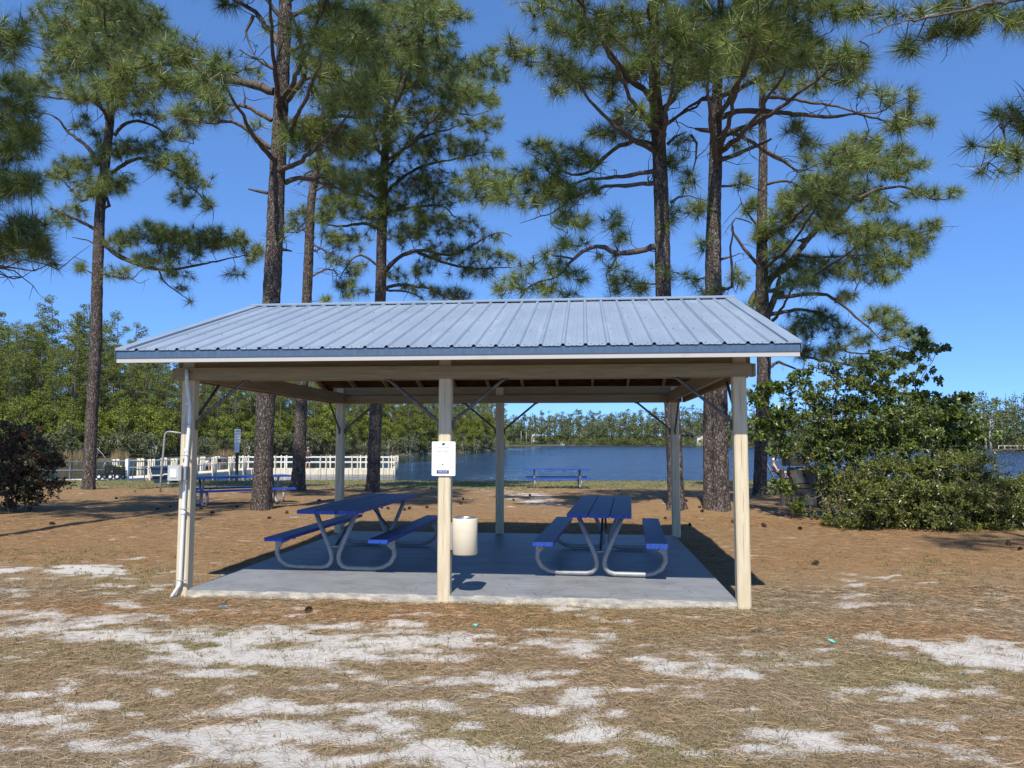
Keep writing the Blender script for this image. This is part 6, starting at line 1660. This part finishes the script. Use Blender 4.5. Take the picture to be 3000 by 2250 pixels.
# person bending over beside them
p = P3(646, 61.5, -.655)
t = thing('person', 'person in grey top bending forward on the gangway, bare legs straight', 'person', p, YAW + math.pi)
f = Fig(); pel = f.p((0, 0, .86), .15)
f.chain([((.14, 0, 1.0), .14), ((.34, 0, 1.02), .15), ((.46, 0, .97), .09), ((.53, 0, .93), .05), ((.62, 0, .87), .085), ((.68, 0, .81), .085), ((.71, 0, .76), .055)], pel)
for s in (-1, 1):
    f.chain([((0, s * .11, .80), .10), ((-.02, s * .13, .46), .068), ((-.03, s * .14, .09), .042), ((.11, s * .15, .035), .034)], pel)
    k = f.chain([((.40, s * .19, .97), .062), ((.44, s * .21, .70), .044), ((.46, s * .15, .48), .034)], 2); f.hand((.46, s * .15, .48), (.15, -s * .1, -1), k)
skin_obj('body', f.v, f.e, f.r, M['skin'], t)
f = Fig(); pel = f.p((.02, 0, .90), .165); c1 = f.p((.15, 0, 1.0), .165, pel); c2 = f.p((.34, 0, 1.02), .172, c1); f.p((.46, 0, .97), .10, c2)
for s in (-1, 1): f.chain([((.40, s * .19, .97), .082), ((.43, s * .21, .80), .066)], c2)
skin_obj('top', f.v, f.e, f.r, M['boxgrey'], t)
f = Fig(); pel = f.p((0, 0, .84), .165)
for s in (-1, 1): f.chain([((0, s * .11, .78), .122), ((-.01, s * .13, .58), .1)], pel)
skin_obj('shorts', f.v, f.e, f.r, M['shorts'], t)
face(t, (.65, 0, .84), (.7, 0, -.7)); cap_mesh('hair', (.66, 0, .80), (1, 0, 0), M['hair'], t, False)

# folding chair and sunbather by the lake
p, dd = gpt(2283, 1411)
ch = thing('folding_chair', 'dark blue folding beach chair on the grass at the water edge', 'chair', p, YAW - .25)
g = G(); g.prism([(-.28, .22), (-.60, .98), (-.63, .97), (-.31, .21)], -.27, .27, 'y'); g.build('backrest', M['bluefab'], ch)
G().prism([(-.30, .20), (.26, .30), (.26, .33), (-.30, .23)], -.27, .27, 'y').build('seat', M['bluefab'], ch)
for s in (-.29, .29):
    G().tube([(-.62, s, 1.0), (-.28, s, .22), (-.10, s, .02), (.25, s, .02)], .014, 6).build('side_frame', M['steel'], ch)
    G().tube([(.30, s, .42), (.27, s, .3), (-.35, s, .02), (-.5, s, .02)], .014, 6).build('leg', M['steel'], ch)
    G().box((-.42, s - .025, .50), (.18, s + .025, .525)).build('armrest', M['black'], ch)
t = thing('person', 'bare-shouldered person in white cap sunbathing in the blue folding chair', 'person', p + np.array([0, 0, 0]), YAW - .25)
f = Fig(); pel = f.p((-.12, 0, .36), .14)
f.chain([((-.16, 0, .52), .125), ((-.22, 0, .72), .145), ((-.25, 0, .86), .085), ((-.25, 0, .93), .048), ((-.23, 0, 1.02), .08), ((-.22, 0, 1.10), .085), ((-.22, 0, 1.15), .055)], pel)
for s in (-1, 1):
    f.chain([((-.0, s * .11, .38), .095), ((.36, s * .14, .50), .064), ((.44, s * .14, .12), .04), ((.46, s * .14, .045), .04), ((.58, s * .15, .03), .03)], pel)
    k = f.chain([((-.22, s * .19, .82), .06), ((-.12, s * .29, .60), .043), ((.08, s * .29, .56), .033)], 2); f.hand((.08, s * .29, .56), (1, 0, 0), k)
skin_obj('body', f.v, f.e, f.r, M['skin'], t)
f = Fig(); pel = f.p((-.12, 0, .36), .15)
for s in (-1, 1): f.chain([((-.0, s * .11, .38), .105), ((.10, s * .12, .42), .092)], pel)
skin_obj('swim_shorts', f.v, f.e, f.r, M['shorts'], t)
face(t, (-.22, 0, 1.05), (1, 0, 0)); cap_mesh('cap', (-.22, 0, 1.07), (1, 0, 0), M['whitecap'], t)

# rubbish bin stand in front of the tall shrub
p, dd = gpt(2346, 1484)
M['standwood'] = mat('dark_weathered_wood', (0.13, 0.115, 0.095), 0.85, (0.06, 0.05, 0.042), 7, (5, 5, .8))
t = thing('bin_stand', 'weathered wooden bin stand with black bag and pale panels in the shade of the shrub', 'bin', p, YAW + .1)
for x in (-.42, .33):
    for y in (-.3, .3):
        G().bbox((x, y - .05, -.1), (x + .1, y + .05, 1.2 if x > 0 else 1.0), .008).build('post', M['standwood'], t)
G().bbox((-.36, .28, 1.10), (.42, .33, 1.33), .006).build('top_plank', M['standwood'], t)
G().bbox((-.34, -.33, .06), (.30, -.30, .50), .004).build('panel', M['panel'], t)
G().bbox((-.34, -.33, .66), (.30, -.30, 1.02), .004).build('panel', M['panel'], t)
G().lathe([(.02, .06), (.27, .06), (.30, .98), (.31, 1.0)], n=20).build('bin', M['black'], t)
rg = np.random.default_rng(2)
g = G(); prof = [(.30, .8), (.345, .86), (.35, .98), (.33, 1.05), (.29, 1.06), (.26, 1.0)]
g.lathe(prof, n=24); g.v = [(a + rg.normal() * .012, b + rg.normal() * .012, c + rg.normal() * .012) for a, b, c in g.v]; g.build('bag', M['black'], t)
G().box((-.36, -.345, .52), (.32, -.334, .64)).build('rail', M['standwood'], t)

# ------------------------------------------------------------------ ground cover and litter
rg = np.random.default_rng(31)
def scatter(n, d0, d1, pw, lat=.95):
    u = rg.random(n); d = (d0 ** pw + (d1 ** pw - d0 ** pw) * u) ** (1 / pw)
    s = rg.uniform(-1, 1, n) * (d * lat + 1.2)
    x, y = ground_xy(d, s); return x, y, d, s
def off_slab(x, y):
    return ~((x > -.02) & (x < PW + P_ + .02) & (y > -.0) & (y < PD + P_))
def straws(n, d0, d1, pw, wmul=1.0):
    x, y, d, s = scatter(n, d0, d1, pw)
    sa, gr = ground_masks(x, y)
    keep = off_slab(x, y) & (rg.random(len(x)) < (1.0 - .78 * sa) * (1 - .45 * gr)) & (d < 37)
    x, y, d, sa, gr, s_lat = x[keep], y[keep], d[keep], sa[keep], gr[keep], s[keep]
    n = len(x)
    # local swirl: neighbouring straws share a direction
    a = (fbm(x * 1.1, y * 1.1, 71) * 9) + rg.normal(size=n) * 1.5
    L = rg.uniform(.05, .17, n) * (1 + .25 * (d > 8)); w = (.0010 + .00026 * d) * wmul * rg.uniform(.8, 1.3, n)
    c, s_ = np.cos(a), np.sin(a)
    z = gz(x, y) + rg.uniform(.003, .022, n)
    bend = rg.normal(size=n) * .10
    t1 = rg.normal(size=n) * .05
    px_, py_ = -s_, c
    p0 = np.stack([x - c * L / 2, y - s_ * L / 2, z - t1 * L / 2], 1); p2 = np.stack([x + c * L / 2, y + s_ * L / 2, z + t1 * L / 2], 1)
    p1 = np.stack([x + px_ * bend * L, y + py_ * bend * L, z + .004], 1)
    for p in (p0, p1, p2):
        p[:, 2] = np.maximum(p[:, 2], gz(p[:, 0], p[:, 1]) + .002)
    sd = np.stack([px_, py_, rg.normal(size=n) * .5], 1) * (w / 2)[:, None]
    V = np.stack([p0 - sd * .5, p0 + sd * .5, p1 - sd, p1 + sd, p2 - sd * .4, p2 + sd * .4], 1).reshape(-1, 3)
    i = np.arange(n)[:, None] * 6
    if d0 < 5:
        F = np.concatenate([np.concatenate([i + 0, i + 1, i + 3, i + 2], 1), np.concatenate([i + 2, i + 3, i + 5, i + 4], 1)])
    else:
        F = np.concatenate([i + 0, i + 1, i + 5, i + 4], 1)
    g = rg.random(n); t = .30 + 1.15 * rg.random(n) ** 1.2
    big = fbm(x * .35, y * .35, 88) - .10 * (d < 7.4)
    redd = np.clip(.32 + .55 * needle_zone(d, s_lat, x, y) + 1.6 * (big - .45) + .25 * rg.normal(size=n), 0, 1)
    C = np.stack([t * (.92 + .12 * redd), t * (1.07 - .24 * redd), t * (1.2 - .56 * redd)], 1)
    return V, F, np.repeat(C, 6, 0)
parts = [straws(160000, 3.0, 9, 1.3), straws(100000, 8, 17, 1.4), straws(36000, 16, 33, 1.3, 1.15)]
V = np.concatenate([p[0] for p in parts]); o1 = len(parts[0][0]); o2 = o1 + len(parts[1][0])
F = np.concatenate([parts[0][1], parts[1][1] + o1, parts[2][1] + o2])
n = 420
x = rg.uniform(.2, PW - .05, n); y = .05 + (PD) * rg.random(n) ** 1.6
a = rg.uniform(0, 6.28, n); L_ = rg.uniform(.06, .17, n); c, s_ = np.cos(a) * L_ / 2, np.sin(a) * L_ / 2
p0 = np.stack([x - c, y - s_, np.full(n, SLAB_Z + .004)], 1); p1 = np.stack([x + c, y + s_, np.full(n, SLAB_Z + .006)], 1)
sd = np.stack([-s_, c, np.zeros(n)], 1); sd = sd / np.linalg.norm(sd, axis=1)[:, None] * .0022
i = np.arange(n)[:, None] * 4 + len(V)
V = np.concatenate([V, np.stack([p0 - sd, p0 + sd, p1 + sd, p1 - sd], 1).reshape(-1, 3)]); F = np.concatenate([F, i + np.arange(4)])
parts.append((0, 0, np.repeat((.5 + .8 * rg.random(n))[:, None] * np.array([[1, .9, .8]]), 4, 0)))
tag(np_mesh('pine_straw', V, F, M['straw'], tint=np.concatenate([p[2] for p in parts])), 'dry brown pine straw strewn over the sandy ground', 'pine straw', kind='stuff')

def grass(n, d0, d1, pw, blades, h0, h1, spread, mode, wmul=1.0):
    x, y, d, s = scatter(n, d0, d1, pw)
    sa, gr = ground_masks(x, y)
    pr = gr * (1 - .8 * sa) + .05 if mode == 0 else (gr > .4) * (d > 25) * 1.0
    keep = off_slab(x, y) & (rg.random(n) < pr) & (d < 40.3)
    x, y, d = x[keep], y[keep], d[keep]; n = len(x); N = n * blades
    i = np.repeat(np.arange(n), blades)
    cl = (.35 + rg.random(n) ** 3 * 1.1)[i]
    bx = x[i] + rg.normal(size=N) * spread * cl; by = y[i] + rg.normal(size=N) * spread * cl
    z = gz(bx, by) - .004
    a = rg.uniform(0, 6.28, N); h = rg.uniform(h0, h1, N) * (.5 + .6 * cl); lean = rg.uniform(.2, 1.3, N)
    w = (.002 + .0006 * d[i]) * wmul
    b = np.stack([bx, by, z], 1); e = np.stack([bx + np.cos(a) * h * lean, by + np.sin(a) * h * lean, z + h], 1)
    sd = np.stack([-np.sin(a), np.cos(a), np.zeros(N)], 1) * (w / 2)[:, None]
    V = np.stack([b - sd, b + sd, e], 1).reshape(-1, 3)
    t = .6 + .7 * rg.random(N); dry = rg.random(N) < .42
    C = np.stack([t, t, t], 1); C[dry] *= np.array([1.6, 1.1, 1.5])
    ok = off_slab(b[:, 0], b[:, 1]) & off_slab(e[:, 0], e[:, 1])
    V = V.reshape(-1, 3, 3)[ok].reshape(-1, 3); C = C[ok]
    return V, np.repeat(C, 3, 0)
ps = [grass(30000, 3.3, 12, 1.3, 10, .015, .055, .035, 0), grass(12000, 11, 28, 1.3, 6, .02, .05, .06, 0), grass(30000, 25, 40, 1.0, 4, .03, .08, .10, 1)]
V = np.concatenate([p[0] for p in ps])
tag(np_mesh('grass', V, np.arange(len(V)).reshape(-1, 3), M['grass'], tint=np.concatenate([p[1] for p in ps])), 'short thin grass in tufts over the sand and along the water', 'grass', kind='stuff')

# pine cones
def cone_mesh():
    rg = np.random.default_rng(4); V = []; F = []
    for i in range(64):
        u = i / 63; a = i * 2.39996; z = .13 * (u - .5); r = .034 * math.sin(math.pi * (.12 + .83 * u)) ** .7
        c = np.array([math.cos(a), math.sin(a), 0]); s = np.array([-math.sin(a), math.cos(a), 0])
        p = c * r * .5 + np.array([0, 0, z]); q = c * (r + .024) + np.array([0, 0, z + .022 + .01 * u])
        n = len(V); V += [p - s * .006, p + s * .006, q + s * .013, q - s * .013, q + np.array([0, 0, -.006]) + c * .003]
        F += [(n, n + 1, n + 2, n + 3), (n + 3, n + 2, n + 4, n + 4)]
    V += [np.array(x) for x in ((.012, 0, -.065), (-.006, .01, -.065), (-.006, -.01, -.065), (0, 0, .065))]
    n = len(V) - 4
    me = bpy.data.meshes.new('pine_cone'); 
    FF = [f if len(set(f)) == 4 else f[:3] for f in F] + [(n, n + 1, n + 3), (n + 1, n + 2, n + 3), (n + 2, n, n + 3)]
    me.from_pydata([tuple(map(float, v)) for v in V], [], FF); me.materials.append(M['cone']); return me
cm = cone_mesh()
CONES = [(155, 1538), (395, 1441), (463, 1493), (500, 1486), (588, 1492), (694, 1487), (560, 1418), (790, 1520), (936, 1468), (1120, 1490), (1138, 1492), (1185, 1496), (1200, 1492), (1252, 1489), (1350, 1478), (1357, 1464), (1248, 1431), (1262, 1432), (1505, 1467), (1552, 1453), (1600, 1430), (1810, 1441), (1934, 1425), (2028, 1424), (2045, 1459), (2050, 1488), (2056, 1500), (2147, 1532), (1949, 1521), (2022, 1541), (2344, 1552), (2650, 1552), (2955, 1598), (2990, 1612), (905, 1792), (2391, 1655), (620, 1505), (840, 1505), (1095, 1462), (1180, 1418), (2010, 1470), (305, 1520), (340, 1462), (2240, 1545)]
for i, (px, py) in enumerate(CONES):
    p, dd = gpt(px, py)
    o = link('pine_cone', cm); k = .66 * random.uniform(.75, 1.15)
    o.location = (p[0], p[1], p[2] + .045 * k); o.rotation_euler = (random.uniform(1.0, 2.1), random.uniform(-.3, .3), random.uniform(0, 6.28)); o.scale = (k, k, k)
    tag(o, 'dark open pine cone lying on the ground', 'pine cone', 'fallen pine cones')
def scrap(name, label, px, py, m, w, l):
    p, dd = gpt(px, py); r = np.random.default_rng(int(px)); V = []; n = 4
    for i in range(n):
        for j in range(n):
            V.append((w * (i / 3 - .5), l * (j / 3 - .5), .012 + r.random() * .022))
    F = [(i * n + j, i * n + j + 1, (i + 1) * n + j + 1, (i + 1) * n + j) for i in range(3) for j in range(3)]
    o = G().add(V, F).build(name, m); o.location = p; o.rotation_euler = (0.1, 0, r.random() * 3)
    return tag(o, label, 'litter')
scrap('wrapper', 'crumpled bright blue wrapper on the straw in front of the slab', 651, 1783, M['litterblue'], .045, .07)
scrap('plastic_scrap', 'small teal plastic scrap on the ground below the litter bin', 1393, 1838, M['litterteal'], .03, .06)
scrap('plastic_scrap', 'small teal plastic scrap on the ground right of the pavilion', 2437, 1884, M['litterteal'], .04, .06)
p, dd = gpt(2235, 1853)
o = G().tube([(-.10, 0, .015), (-.02, .01, .02), (.08, -.01, .016), (.2, .02, .02)], [.010, .013, .009, .003], 6).build('fallen_twig', M['limb']); o.location = p
tag(o, 'short dark twig lying on the straw right of the slab', 'twig')
